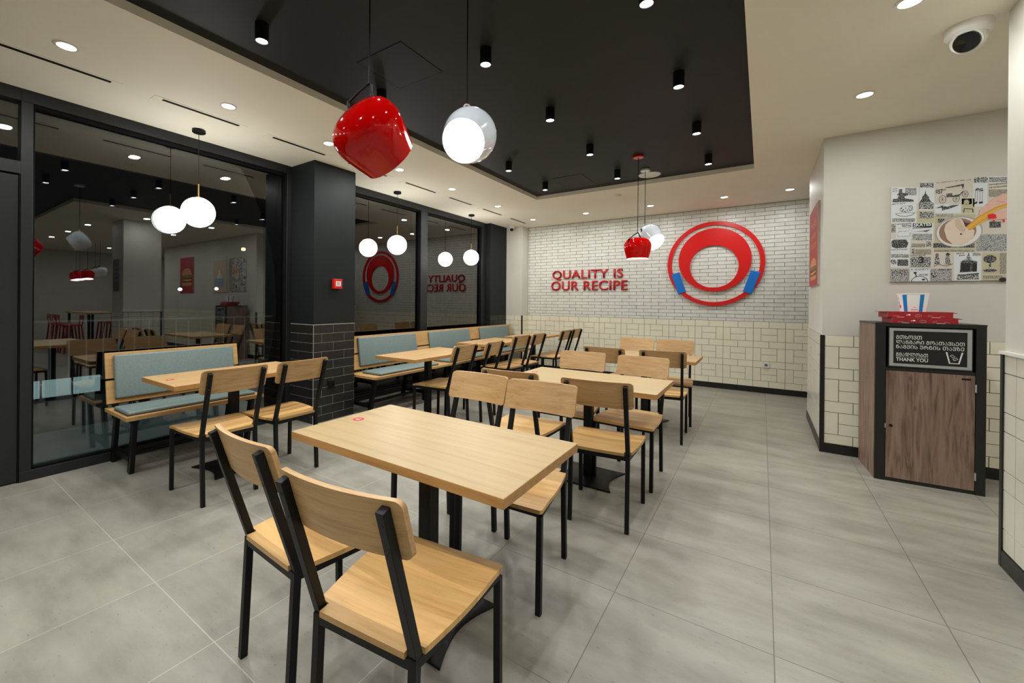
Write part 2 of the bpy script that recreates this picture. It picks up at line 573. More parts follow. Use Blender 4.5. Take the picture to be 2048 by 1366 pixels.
class Flat:
    """Flat artwork on a plane: origin, u and v axes in metres, each layer 0.35 mm above the last."""
    def __init__(self, mb, o, u, v):
        self.mb, self.o, self.u, self.v = mb, Vector(o), Vector(u).normalized(), Vector(v).normalized()
        self.n = self.u.cross(self.v)

    def P(self, a, b, l):
        return self.o + self.u * a + self.v * b + self.n * (0.00035 * l)

    def poly(self, pts, m, l=1):
        # drop repeated points
        q = [pts[0]]
        for p in pts[1:]:
            if (p[0] - q[-1][0]) ** 2 + (p[1] - q[-1][1]) ** 2 > 1e-10:
                q.append(p)
        self.mb.face([self.P(a, b, l) for a, b in q], m)

    def rect(self, a0, b0, a1, b1, m, l=1):
        self.poly([(a0, b0), (a1, b0), (a1, b1), (a0, b1)], m, l)

    def ell(self, a, b, ra, rb, m, l=1, seg=32, rot=0.0):
        c, s = math.cos(rot), math.sin(rot)
        self.poly([(a + ra * math.cos(t) * c - rb * math.sin(t) * s, b + ra * math.cos(t) * s + rb * math.sin(t) * c)
                   for t in [2 * math.pi * k / seg for k in range(seg)]], m, l)

    def line(self, pts, w, m, l=1):
        n = len(pts)
        nr = []
        for i in range(n):
            p, q = pts[max(i - 1, 0)], pts[min(i + 1, n - 1)]
            dx, dy = q[0] - p[0], q[1] - p[1]
            k = math.hypot(dx, dy) or 1
            nr.append((-dy / k * w / 2, dx / k * w / 2))
        for i in range(n - 1):
            a, b, na, nb = pts[i], pts[i + 1], nr[i], nr[i + 1]
            self.mb.face([self.P(a[0] + na[0], a[1] + na[1], l), self.P(b[0] + nb[0], b[1] + nb[1], l),
                          self.P(b[0] - nb[0], b[1] - nb[1], l), self.P(a[0] - na[0], a[1] - na[1], l)], m)

    def ring(self, a, b, ra, rb, w, m, l=1, seg=40, t0=0.0, t1=2 * math.pi):
        self.line([(a + ra * math.cos(t0 + (t1 - t0) * k / seg), b + rb * math.sin(t0 + (t1 - t0) * k / seg)) for k in range(seg + 1)], w, m, l)

    def text(self, s, a, b, h, m, l=1, bold=0.0, width=None, align='LEFT', sp=1.0):
        me = text_mesh(s, bold, 'LEFT', sp)
        xs = [v.co.x for v in me.vertices]
        x0, x1 = min(xs), max(xs)
        ky = h / 0.69
        kx = (width / (x1 - x0)) if width else ky
        if align == 'CENTER':
            a = a - kx * (x1 - x0) / 2
        vs = [self.mb.bm.verts.new(self.P(a + (v.co.x - x0) * kx, b + v.co.y * ky, l)) for v in me.vertices]
        mi = self.mb._mi(m)
        for f in me.polygons:
            try:
                self.mb.bm.faces.new([vs[i] for i in f.vertices]).material_index = mi
            except ValueError:
                pass
        bpy.data.meshes.remove(me)

def disc_light(name, loc, watt, col, parent, size):
    l = bpy.data.lights.new(name, 'AREA')
    l.shape = 'DISK'
    l.size = size
    l.energy = watt
    l.color = col
    o = bpy.data.objects.new(name, l)
    COL.objects.link(o)
    o.location = loc
    o.parent = parent
    return o

# ------------------------------------------------------------------ room dimensions (metres)
XW, XG = -4.371, -4.43          # window frame face, glass plane
ZC, ZB = 2.835, 2.887           # pale ceiling, black ceiling
YB = 7.612                      # back wall
XR, YF = 9.0, -4.5              # far right wall, wall behind the camera
ZW = 1.066                      # wainscot height
U = 0.0985                      # tile module

# floor
b = MB()
b.box((XG - 0.06, YF, -0.12), (XR, YB + 0.4, 0.0))
struct(b.obj('floor', M['floor']), 'grey concrete-look porcelain floor laid in square tiles', 'floor')

# ceiling: pale soffit around a black panel that turns the corner behind the camera
b = MB()
for (x0, y0, x1, y1) in ((-4.75, YF, -2.74, YB), (-2.74, 5.583, -0.085, YB), (-0.085, 1.78, XR, YB), (4.0, YF, XR, 1.78)):
    b.box((x0, y0, ZC), (x1, y1, ZC + 0.2))
struct(b.obj('ceiling', M['ceil']), 'cream plaster ceiling framing the black panel', 'ceiling')
b = MB()
b.box((-2.78, YF, ZB), (4.05, 5.62, ZB + 0.12))
struct(b.obj('ceiling_black_panel', M['ceil_black']), 'recessed matt black ceiling panel above the tables', 'ceiling')

# walls
def wallbox(name, a, c, m, label, cat='wall'):
    q = MB()
    q.box(a, c)
    return struct(q.obj(name, m), label, cat)
wallbox('wall_back', (-4.75, YB, 0), (XR, YB + 0.2, ZC + 0.1), M['brick_grout'], 'back wall carrying white glazed brick above cream tiles')
wallbox('wall_right', (XR, YF, 0), (XR + 0.2, YB, ZC + 0.1), M['cream'], 'plain cream wall at the far right of the room')
wallbox('wall_front', (-4.75, YF - 0.2, 0), (XR, YF, ZC + 0.1), M['cream'], 'plain cream wall behind the camera')
wallbox('wall_left_rear', (-4.75, YF, 0), (XW, -0.62, ZC), M['black_paint'], 'charcoal wall beside the entrance door')
# block with the bin in front of it
BX0, BY0, BY1, BX1 = 0.448, 4.916, 6.297, 5.6
wallbox('wall_right_return', (BX0, BY0, 0), (BX1, BY1, ZC), M['cream'], 'cream wall projecting into the room behind the waste station')
# near right column
KX, KX1, KY0, KY1 = 1.022, 1.65, 2.70, 3.304
wallbox('wall_right_column', (KX, KY0, 0), (KX1, KY1, ZC), M['cream'], 'cream column at the right edge of the photo')
# stub next to the back wall
SX, SY = -3.915, 7.36
wallbox('wall_back_stub', (-4.75, SY, 0), (SX, YB, ZC), M['cream'], 'cream pier in the left back corner')
# black columns
CX0, CX1, CY0, CY1 = -4.75, -3.946, 2.70, 3.245
wallbox('wall_left_column', (CX0, CY0, 0), (CX1, CY1, ZC), M['black_paint'], 'charcoal column between the two windows', 'column')
DX = -4.28
wallbox('wall_left_pier', (-4.75, 6.75, 0), (DX, SY, ZC), M['black_paint'], 'charcoal pier between far window and back corner', 'column')

# ---- tiles -------------------------------------------------------
def tile(mb, o, u, a0, z0, a1, z1, gap, t, tilt=0.0, m=None):
    """One tile standing proud of a wall: o origin, u direction along the wall, outward normal = u x z."""
    u = Vector(u)
    n = u.cross(Vector((0, 0, 1)))
    o = Vector(o)
    a0 += gap / 2
    a1 -= gap / 2
    z0 += gap / 2
    z1 -= gap / 2
    if a1 - a0 < 0.006 or z1 - z0 < 0.006:
        return
    c = 0.0012
    dn = [random.uniform(-tilt, tilt) for _ in range(2)]
    P = []
    for aa, zz, k in ((a0, z0, 0), (a1, z0, 0), (a1, z1, 0), (a0, z1, 0)):
        P.append(o + u * aa + Vector((0, 0, zz)))
    Q = []
    for aa, zz in ((a0 + c, z0 + c), (a1 - c, z0 + c), (a1 - c, z1 - c), (a0 + c, z1 - c)):
        d = t + dn[0] * (1 if aa > (a0 + a1) / 2 else -1) + dn[1] * (1 if zz > (z0 + z1) / 2 else -1)
        Q.append(o + u * aa + Vector((0, 0, zz)) + n * d)
    mi = mb._mi(m)
    p = [mb.bm.verts.new(x) for x in P]
    q = [mb.bm.verts.new(x) for x in Q]
    mb.bm.faces.new(q).material_index = mi
    for i in range(4):
        j = (i + 1) % 4
        mb.bm.faces.new((p[i], p[j], q[j], q[i])).material_index = mi

def clip(a0, a1, lo, hi):
    return max(a0, lo), min(a1, hi)

def basket(mb, o, u, lo, hi, p0, ztop=ZW, zbot=0.084, ux=0.0976, gap=0.0028, t=0.006, tilt=0.0004, m=None):
    """Single courses of two stretchers alternating with soldier / two stretchers / soldier."""
    z = ztop
    k = 0
    while z > zbot + 0.02:
        h = U if k % 2 == 0 else 2 * U
        zl = max(z - h, zbot)
        n0 = math.floor((lo - p0) / (4 * ux)) - 1
        n1 = math.ceil((hi - p0) / (4 * ux)) + 1
        for i in range(n0, n1):
            p = p0 + i * 4 * ux
            if k % 2 == 0:
                cells = [(p, p + 2 * ux, zl, z), (p + 2 * ux, p + 4 * ux, zl, z)]
            else:
                cells = [(p, p + ux, zl, z), (p + ux, p + 3 * ux, z - U, z), (p + ux, p + 3 * ux, zl, z - U), (p + 3 * ux, p + 4 * ux, zl, z)]
            for a0, a1, y0, y1 in cells:
                a0, a1 = clip(a0, a1, lo, hi)
                if a1 > a0 and y1 > y0:
                    tile(mb, o, u, a0, y0, a1, y1, gap, t, tilt, m)
        z = zl
        k += 1

def running(mb, o, u, lo, hi, ztop, zbot, tw, th, p0, gap, t, tilt=0.0, m=None):
    z = ztop
    k = 0
    while z > zbot + 0.004:
        zl = max(z - th, zbot)
        a = p0 + (tw / 2 if k % 2 else 0) - math.ceil((p0 - lo) / tw + 1) * tw
        while a < hi:
            a0, a1 = clip(a, a + tw, lo, hi)
            if a1 > a0:
                tile(mb, o, u, a0, zl, a1, z, gap, t, tilt, m)
            a += tw
        z = zl
        k += 1

def grout(name, o, u, lo, hi, z0, z1, m, label):
    o, u = Vector(o), Vector(u)
    n = u.cross(Vector((0, 0, 1)))
    q = MB()
    P = [o + u * lo + Vector((0, 0, z0)), o + u * hi + Vector((0, 0, z0)), o + u * hi + Vector((0, 0, z1)), o + u * lo + Vector((0, 0, z1))]
    q.rings([P, [p + n * 0.002 for p in P]])
    return struct(q.obj(name, m), label, 'tiles')

# back wall: white brick above, basket tiles below, black skirting
b = MB()
running(b, (0, YB, 0), (1, 0, 0), SX, 0.62, ZC - 0.003, ZW, 0.2435, 0.0593, 0.142, 0.0042, 0.006, 0.0011)
struct(b.obj('wall_back_brick', M['white_brick']), 'white glazed thin bricks on the upper back wall', 'brick')
grout('wall_back_grout', (0, YB, 0), (1, 0, 0), SX, 0.62, 0.08, ZW, M['grout'], 'dark joints of the back wall tiles')
b = MB()
basket(b, (0, YB, 0), (1, 0, 0), SX, 0.62, 0.281)
struct(b.obj('wall_back_tiles', M['cream_tile']), 'cream basket-pattern tiles on the lower back wall', 'tiles')
b = MB()
running(b, (0, YB, 0), (1, 0, 0), SX, 0.62, 0.086, 0.0, 0.293, 0.086, -0.42, 0.002, 0.012)
struct(b.obj('baseboard_back', M['skirting']), 'black tile skirting along the back wall', 'skirting')
# stub
for nm, o, u, lo, hi in (('front', (0, SY, 0), (1, 0, 0), DX, SX), ('side', (SX, 0, 0), (0, 1, 0), SY, YB)):
    grout('wall_back_stub_grout_' + nm, o, u, lo, hi, 0.0, ZW, M['grout'], 'tile joints of the corner pier, %s face' % nm)
    b = MB()
    basket(b, o, u, lo, hi, lo)
    struct(b.obj('wall_back_stub_tiles_' + nm, M['cream_tile']), 'cream tiles on the corner pier, %s face' % nm, 'tiles')
b = MB()
b.box((SX - 0.012, SY - 0.012, 0), (SX + 0.012, SY + 0.012, ZW))
struct(b.obj('trim_1', M['skirting']), 'black edge trim on the left corner pier', 'trim')
# projecting block: left face (x = BX0, facing -x) and front face
b = MB()
grout('wall_right_return_grout_front', (0, BY0, 0), (1, 0, 0), BX0, BX1, 0.08, 1.055, M['grout'], 'tile joints behind the waste station')
basket(b, (0, BY0, 0), (1, 0, 0), BX0 + 0.016, BX1, BX0 + 0.018, 1.055, 0.084, 0.0976, 0.003)
struct(b.obj('wall_right_return_tiles_front', M['cream_tile']), 'cream tiles on the wall behind the waste station', 'tiles')
grout('wall_right_return_grout_side', (BX0, 0, 0), (0, -1, 0), -BY1, -BY0, 0.08, 1.055, M['grout'], 'tile joints on the side of the projecting wall')
b = MB()
basket(b, (BX0, 0, 0), (0, -1, 0), -BY1, -BY0 - 0.016, -BY0 - 0.02, 1.055, 0.084, 0.0976, 0.003)
struct(b.obj('wall_right_return_tiles_side', M['white_tile']), 'pale tiles on the side of the projecting wall', 'tiles')
b = MB()
b.box((BX0 - 0.014, BY0 - 0.014, 0), (BX0 + 0.014, BY0 + 0.014, 1.055))
struct(b.obj('trim_2', M['skirting']), 'black edge trim on the corner left of the waste station', 'trim')
b = MB()
b.box((BX0, BY0 - 0.012, 0), (BX1, BY0, 0.085))
b.box((BX0 - 0.012, BY0, 0), (BX0, BY1, 0.085))
struct(b.obj('baseboard_right', M['skirting']), 'black skirting at the foot of the projecting wall', 'skirting')
# near right column tiles
for nm, o, u, lo, hi in (('side', (KX, 0, 0), (0, -1, 0), -KY1, -KY0), ('front', (0, KY0, 0), (1, 0, 0), KX, KX1)):
    grout('wall_right_column_grout_' + nm, o, u, lo, hi, 0.08, 1.085, M['grout'], 'tile joints of the right column, %s face' % nm)
    b = MB()
    cuts = [lo, lo + 0.132, lo + 0.33, lo + 0.53, hi]
    zs = [1.085, 0.988, 0.79, 0.692, 0.494, 0.395, 0.197, 0.088]
    for i in range(len(zs) - 1):
        for j in range(4):
            tile(b, o, u, cuts[j], zs[i + 1], cuts[j + 1], zs[i], 0.003, 0.006, 0.0003)
    struct(b.obj('wall_right_column_tiles_' + nm, M['white_tile']), 'pale tiles on the right column, %s face' % nm, 'tiles')
b = MB()
b.box((KX - 0.013, KY1 - 0.013, 0), (KX + 0.004, KY1 + 0.013, 1.085))
struct(b.obj('trim_3', M['skirting']), 'black edge trim on the column at the right edge', 'trim')
b = MB()
b.box((KX - 0.012, KY0, 0), (KX, KY1, 0.086))
b.box((KX, KY0 - 0.012, 0), (KX1, KY0, 0.086))
struct(b.obj('baseboard_right_column', M['skirting']), 'black skirting of the column at the right edge', 'skirting')
b = MB()
b.box((KX - 0.02, KY0 - 0.02, 1.085), (KX, KY1 + 0.008, 1.1))
struct(b.obj('trim_4', M['white']), 'white ledge capping the tiles of the right column', 'trim')
# black column tiles
for nm, o, u, lo, hi, p in (('front', (CX1, 0, 0), (0, 1, 0), CY0, CY1, 2.949), ('side', (0, CY0, 0), (1, 0, 0), XW, CX1, -4.074)):
    grout('wall_left_column_grout_' + nm, o, u, lo, hi, 0.0, ZW + 0.004, M['grey_grout'], 'pale joints of the black column tiles, %s face' % nm)
    b = MB()
    running(b, o, u, lo, hi, ZW, 0.0, 0.2945, 0.0988, p, 0.0052, 0.006, 0.0003)
    struct(b.obj('wall_left_column_tiles_' + nm, M['black_tile']), 'black tiles at the foot of the charcoal column, %s face' % nm, 'tiles')
for nm, o, u, lo, hi in (('front', (DX, 0, 0), (0, 1, 0), 6.75, SY), ('side', (0, 6.75, 0), (1, 0, 0), XW, DX)):
    b = MB()
    running(b, o, u, lo, hi, ZW, 0.0, 0.2945, 0.0988, lo, 0.003, 0.006, 0.0003)
    struct(b.obj('wall_left_pier_tiles_' + nm, M['black_tile']), 'black tiles at the foot of the far charcoal pier, %s face' % nm, 'tiles')

# ------------------------------------------------------------------ windows and door
def frame_box(name, boxes, label, parent=None, m='frame'):
    q = MB()
    for a, c in boxes:
        q.box(a, c)
    o = q.obj(name, M[m], parent, bevel=0.003)
    return o
def pane(name, y0, y1, z0, z1, parent=None):
    q = MB()
    q.box((XG - 0.024, y0, z0), (XG, y1, z1))
    return q.obj(name, M['glass'], parent)
XB = XG - 0.05                  # back of the frame
def window(name, label, y0, y1, posts):
    root = bpy.data.objects.new(name, None)
    COL.objects.link(root)
    struct(root, label, 'window')
    bx = [((XB, y0, 0.0), (XW, y1, 0.075)), ((XB, y0, 2.745), (XW, y1, ZC))]
    edges = [y0]
    for p0, p1 in posts:
        bx.append(((XB, p0, 0.075), (XW, p1, 2.745)))
    frame_box('window_frame', bx, label, root)
    gk = []
    ps = sorted(posts)
    for i in range(len(ps) - 1):
        a, c = ps[i][1], ps[i + 1][0]
        pane('window_pane', a, c, 0.075, 2.745, root)
        gk += [((XG, a, 0.075), (XW - 0.02, a + 0.012, 2.745)), ((XG, c - 0.012, 0.075), (XW - 0.02, c, 2.745)),
               ((XG, a, 2.72), (XW - 0.012, c, 2.745)), ((XG, a, 0.075), (XW - 0.02, c, 0.092))]
    frame_box('gasket', gk, label, root, 'frame_dark')
    return root
window('window_1', 'large window pane behind the short bench', 0.606, CY0, [(0.606, 0.668), (CY0 - 0.055, CY0)])
window('window_2', 'window of two panes behind the long bench', CY1, 6.75, [(CY1, CY1 + 0.055), (4.875, 5.03), (6.60, 6.75)])
d = bpy.data.objects.new('door_1', None)
COL.objects.link(d)
struct(d, 'dark glazed entrance door at the left edge', 'door')
frame_box('door_frame', [((XB, -0.62, 0), (XW, -0.56, ZC)), ((XB, -0.56, 2.745), (XW, 0.606, ZC)), ((XB, -0.56, 2.22), (XW, 0.606, 2.31))], '', d)
frame_box('door_leaf', [((XB + 0.01, 0.44, 0.01), (XW - 0.012, 0.598, 2.21)), ((XB + 0.01, -0.55, 0.01), (XW - 0.012, -0.4, 2.21)),
                        ((XB + 0.01, -0.4, 0.01), (XW - 0.012, 0.44, 0.25)), ((XB + 0.01, -0.4, 2.05), (XW - 0.012, 0.44, 2.21))], '', d)
frame_box('door_gasket', [((XW - 0.014, 0.598, 0.0), (XW - 0.004, 0.606, 2.22))], '', d, 'frame_dark')
pane('fanlight_pane', -0.56, 0.606, 2.31, 2.745, d)
pane('door_pane', -0.4, 0.44, 0.25, 2.05, d)
# roller blind tube under the header of window 1 (thin pale line)
for i, (y0, y1) in enumerate(((0.68, 2.63), (3.31, 4.86), (5.04, 6.59))):
    b = MB()
    b.box((XW - 0.045, y0, 2.728), (XW - 0.03, y1, 2.738))
    struct(b.obj('trim_%d' % (5 + i), M['rail']), 'thin pale blind rail under the window header number %d' % (i + 1), 'trim')

# ------------------------------------------------------------------ outside, at night
b = MB()
b.box((-5.95, -20, -0.14), (XG - 0.06, 30, -0.03))
struct(b.obj('floor_terrace', M['terrace']), 'pale paved strip outside the windows', 'pavement')
b = MB()
b.box((-40, -20, -0.3), (-5.95, 30, -0.05))
struct(b.obj('floor_street', M['outside']), 'dark street paving beyond the terrace', 'pavement')
for k in range(4):                                    # unseen lamps, added to give the pavement its bluish light
    t = thing('facade_light', 'cool white light above the terrace, added unseen to light the paving', 'lamp', (-4.81, -1.5 + 2.6 * k, 2.93), 0, 'facade lights')
    q = MB()
    q.box((-0.06, -0.3, 0.0), (0.06, 0.3, 0.08))
    q.obj('housing', M['metal_black'], t)
    q = MB()
    q.box((-0.05, -0.28, -0.006), (0.05, 0.28, 0.0))
    q.obj('lens', M['led_cool'], t)
    disc_light('facade_light_beam', (0, 0, -0.02), 14.0, (0.78, 1.0, 1.0), t, 0.3)
rl = thing('terrace_railing', 'thin metal railing standing outside on the dark terrace', 'railing', (-8.6, 0, -0.03))
b = MB()
b.box((-0.02, -3, 1.0), (0.02, 9, 1.03))
b.box((-0.015, -3, 0.08), (0.015, 9, 0.11))
b.obj('top_rail', M['rail'], rl)
for k in range(60):
    b = MB()
    y = -2.9 + 0.2 * k
    b.box((-0.008, y - 0.008, 0.0 if k % 8 == 0 else 0.11), (0.008, y + 0.008, 1.0))
    b.obj('baluster', M['rail'], rl)
t = thing('light_box', 'low pale teal light box outside, seen bottom left in the window', 'light box', (-7.9, 1.45, -0.05))
q = MB()
q.box((-0.06, -0.46, 0.0), (0.0, 0.46, 0.04))
q.obj('base', M['metal_black'], t)
M['teal_glow'] = mat('teal_light_panel', srgb(190, 215, 215), 0.5, emit=(0.72, 1, 0.98, 1), estr=0.55)
for k in range(3):
    q = MB()
    q.box((-0.05, -0.45 + 0.31 * k, 0.04), (-0.005, -0.17 + 0.31 * k, 0.27))
    q.obj('light_panel', M['teal_glow'], t)
def street_lamp(name, p, col, st, label):
    t = thing(name, label, 'street lamp', (p[0], p[1], -0.03))
    q = MB()
    q.cyl((0, 0, 0), 0.06, 0, p[2] - 0.1, seg=12)
    q.obj('pole', M['metal_black'], t)
    q = MB()
    q.lathe([(0.02, -0.12), (0.12, -0.06), (0.14, 0.02), (0.1, 0.1), (0.02, 0.13)], seg=16, mtx=Matrix.Translation((0, 0, p[2])))
    q.obj('lamp_head', mat(name + '_glow', (0.8, 0.8, 0.8, 1), 0.5, emit=col, estr=st), t, smooth=True)
street_lamp('street_lamp', (-30.67, 15.23, 4.98), (1, 0.35, 0.08, 1), 30, 'orange street lamp seen through the left window')
street_lamp('street_lamp', (-38.5, 14.15, 2.15), (0.9, 0.95, 1, 1), 40, 'white street lamp seen left through the window')
street_lamp('street_lamp', (-38.69, 16.96, 2.28), (0.9, 0.95, 1, 1), 25, 'small white street lamp seen through the window')

# ------------------------------------------------------------------ lights
def spot(name, loc, watt, size, blend, col, parent=None, rad=0.035):
    l = bpy.data.lights.new(name, 'SPOT')
    l.energy = watt
    l.spot_size = math.radians(size)
    l.spot_blend = blend
    l.color = col
    l.shadow_soft_size = rad
    o = bpy.data.objects.new(name, l)
    COL.objects.link(o)
    o.location = loc
    if parent:
        o.parent = parent
    return o

# recessed downlights
def downlight_proto():
    t = thing('recessed_downlight', 'x', 'downlight')
    q = MB()
    q.lathe([(0.043, 0.0005), (0.056, -0.0005), (0.058, -0.004), (0.045, -0.006), (0.043, -0.004), (0.043, 0.0005)], seg=28, cap0=False, cap1=False)
    q.obj('trim_ring', M['white'], t, smooth=True)
    q = MB()
    q.lathe([(0.043, -0.0005), (0.043, -0.0035)], seg=28)
    q.obj('lens', M['led'], t)
    return t
DL = downlight_proto()
vis = []
ordn = ['first', 'second', 'third', 'fourth', 'fifth', 'sixth', 'seventh']
for i, y in enumerate((0.657, 1.577, 2.49, 3.44, 4.42, 5.6)):
    vis.append((-3.42, y, '%s recessed downlight from the left in the row along the windows' % ordn[i], 'downlights along the windows'))
vis.append((-3.44, 6.86, 'recessed downlight in the ceiling corner nearest the far pier', 'downlights along the back wall'))
for i, x in enumerate((-2.45, -1.43, -0.45, 0.285)):
    vis.append((x, 6.85, '%s recessed downlight from left in front of the brick wall' % ordn[i], 'downlights along the back wall'))
vis.append((0.59, 4.046, 'recessed downlight in the cream ceiling above the waste station', 'downlights on the right'))
vis.append((0.59, 2.93, 'recessed downlight cut by the top edge of the photo, right', 'downlights on the right'))
hid = [(-3.42, -0.26), (-3.42, -1.2), (-3.42, -2.2), (-3.42, -3.4)]  # out-of-frame lamps; last two added so floor bounce brightens the ceiling
hid += [(x, y) for x in (2.4, 3.9, 5.4, 7.0) for y in (2.5, 4.0)] + [(x, y) for x in (5.2, 7.0) for y in (-0.5, 1.0, -2.2)] + [(7.0, 5.6), (7.0, 6.8)]
first = True
for (x, y, lb, gp) in vis + [(x, y, 'recessed ceiling downlight put in out of frame to light the room', 'downlights out of frame') for x, y in hid]:
    if first:
        o = DL
        o.location = (x, y, ZC)
        o['label'] = lb
        o['group'] = gp
        first = False
    else:
        o = dup(DL, (x, y, ZC), 0, lb, gp)
    disc_light('downlight_light', (0, 0, -0.010), W_DOWN * (0.26 if y > 6.5 and x < 2 else 0.6 if 0.5 < x < 3 else 1.0), (0.975, 1, 0.98), o, 0.085)

# black cylinder spots under the black panel
def cyl_proto():
    t = thing('cylinder_spotlight', 'x', 'spotlight')
    q = MB()
    q.lathe([(0.036, 0.0), (0.036, -0.098), (0.0345, -0.1), (0.031, -0.1), (0.030, -0.085)], seg=28, cap1=True)
    q.obj('lamp_body', M['metal_black'], t, smooth=True)
    q = MB()
    q.lathe([(0.0305, -0.086), (0.0305, -0.095)], seg=28)
    q.obj('lens', M['led_cool'], t)
    return t
CYL = cyl_proto()
first = True
rowname = {-2.33: 'left', -1.41: 'middle', -0.475: 'right'}
for x in (-2.33, -1.41, -0.475, 0.46, 1.4, 2.33, 3.27):  # positive x rows are unseen, added to brighten the floor for ceiling bounce
    for j, y in enumerate((-1.6, -0.65, 0.3, 1.25, 2.15, 3.10, 4.04, 4.99)):
        if x > 0 and j > 2:
            continue
        if j < 3:
            lb, gp = 'black cylinder spotlight put in out of frame to light the room', 'cylinder spots out of frame'
        else:
            lb, gp = 'black cylinder spotlight on the black ceiling, %s row, %s from the far end' % (rowname[x], ordn[7 - j]), 'cylinder spotlights on the black ceiling'
        if first:
            o = CYL
            o.location = (x, y, ZB)
            o['label'] = lb
            o['group'] = gp
            first = False
        else:
            o = dup(CYL, (x, y, ZB), 0, lb, gp)
        spot('spotlight_light', (0, 0, -0.104), W_SPOT, 130, 0.6, (0.98, 1, 0.98), o, 0.022)

# linear air diffusers
def slot(y0, y1, lb, first=None):
    t = thing('air_diffuser', lb, 'air vent', (-3.74, (y0 + y1) / 2, ZC), 0, 'slot diffusers along the windows')
    h = (y1 - y0) / 2
    q = MB()
    q.box((-0.055, -h - 0.06, -0.0025), (0.055, h + 0.06, 0.0))
    q.obj('cover_plate', M['ceil'], t)
    q = MB()
    q.box((0.002, -h, -0.0045), (0.032, h, -0.0024))
    q.obj('slot', M['frame_dark'], t)
for i, (a, c) in enumerate(((0.38, 0.941), (1.245, 1.803), (2.107, 2.665), (2.966, 3.532), (3.857, 4.443), (4.756, 5.309), (5.637, 6.212), (6.539, 7.112))):
    slot(a, c, '%s slot air diffuser from the left in the ceiling by the windows' % (ordn + ['eighth'])[i])
# access hatches in the black panel
for nm, c, hx, hy, lb in (('ceiling_hatch', (-1.99, 2.0), 0.195, 0.195, 'square hatch outline in the black ceiling behind the red pendant'),
                          ('ceiling_hatch', (-2.0, 5.1), 0.19, 0.21, 'square hatch outline in the black ceiling near the far pendants')):
    t = thing(nm, lb, 'hatch', (c[0], c[1], ZB))
    q = MB()
    q.box((-hx, -hy, -0.002), (hx, hy, 0))
    q.obj('hatch_panel', M['ceil_black'], t)
    q = MB()
    for a, e in (((-hx - .006, -hy - .006), (hx + .006, -hy)), ((-hx - .006, hy), (hx + .006, hy + .006)), ((-hx - .006, -hy), (-hx, hy)), ((hx, -hy), (hx + .006, hy))):
        q.box((a[0], a[1], -0.001), (e[0], e[1], 0.0))
    q.obj('hatch_gap', M['frame_dark'], t)
b = MB()
b.lathe([(0.125, 0), (0.122, -0.006), (0.0, -0.008)], seg=40)
o = b.obj('ceiling_speaker', M['white'], None, smooth=True)
o.location = (-1.135, 5.375, ZB)
tag(o, 'round white disc speaker on the black ceiling by the far pendants', 'speaker')
t = thing('smoke_detector', 'small white smoke detector on cream ceiling before the brick wall', 'smoke detector', (-1.67, 5.93, ZC))
b = MB()
b.lathe([(0.05, 0), (0.05, -0.012), (0.035, -0.03), (0.0, -0.034)], seg=28)
b.obj('detector_body', M['white'], t, smooth=True)
b = MB()
b.lathe([(0.044, -0.013), (0.044, -0.019)], seg=28)
b.obj('sensor_slot', M['black_gloss'], t)

# security cameras
def dome_cam(loc, aim, s, lb):
    t = thing('security_camera', lb, 'camera', loc)
    q = MB()
    q.lathe([(0.062 * s, 0), (0.062 * s, -0.03 * s), (0.05 * s, -0.042 * s), (0.0, -0.044 * s)], seg=32)
    q.obj('camera_base', M['white'], t, smooth=True)
    q = MB()
    rot = Vector(aim).normalized().to_track_quat('-Z', 'Y').to_matrix().to_4x4()
    Tm = Matrix.Translation((0, 0, -0.05 * s)) @ rot
    prof = [(0.048 * s * math.sin(a), 0.048 * s * math.cos(a)) for a in [math.pi * k / 16 for k in range(0, 11)]]
    q.lathe([(r, z) for r, z in prof] + [(0.04 * s, -0.032 * s)], seg=32, mtx=Tm)
    ball = q.obj('camera_eye', M['white'], t, smooth=True)
    q = MB()
    q.lathe([(0.036 * s, -0.03 * s), (0.034 * s, -0.038 * s), (0.0, -0.044 * s)], seg=32, mtx=Tm)
    q.obj('lens', M['black_gloss'], ball, smooth=True)
dome_cam((0.90, 3.36, ZC), (-0.35, -0.75, -0.55), 1.45, 'white dome camera on the ceiling at the upper right')
dome_cam((-4.11, 7.27, ZC), (0.4, -0.8, -0.6), 1.0, 'small white security camera in the far left ceiling corner')

# ------------------------------------------------------------------ pendants
def globe(loc, zc, rod, lb):
    t = thing('globe_pendant', lb, 'pendant lamp', (loc[0], loc[1], ZC), 0, 'globe pendants by the windows')
    q = MB()
    q.lathe([(0.0, 0), (0.05, 0), (0.052, -0.004), (0.052, -0.024), (0.048, -0.028), (0.0, -0.028)], seg=32)
    q.obj('canopy', M['metal_black'], t, smooth=True)
    R = 0.131
    g = zc - ZC
    q = MB()
    q.tube([(0, 0, -0.02), (0, 0, g + R + rod)], 0.0028)
    q.obj('cord', M['metal_black'], t)
    q = MB()
    q.cyl((0, 0, 0), 0.006, g + R - 0.008, g + R + rod, seg=12)
    q.lathe([(0.02, g + R - 0.006), (0.02, g + R + 0.006)], seg=20)
    q.obj('rod', M['brass'], t, smooth=True)
    q = MB()
    q.lathe([(R * math.sin(math.pi * k / 32), g + R * math.cos(math.pi * k / 32)) for k in range(33)], seg=48)
    q.obj('globe', M['globe'], t, smooth=True, angle=0)
globe((-4.123, 1.653), 2.103, 0.12, 'glowing white globe pendant hanging over the short bench')
globe((-4.138, 4.125), 2.102, 0.13, 'glowing white globe pendant over the near end of the long bench')
globe((-4.145, 5.915), 2.092, 0.11, 'glowing white globe pendant over the far end of the long bench')

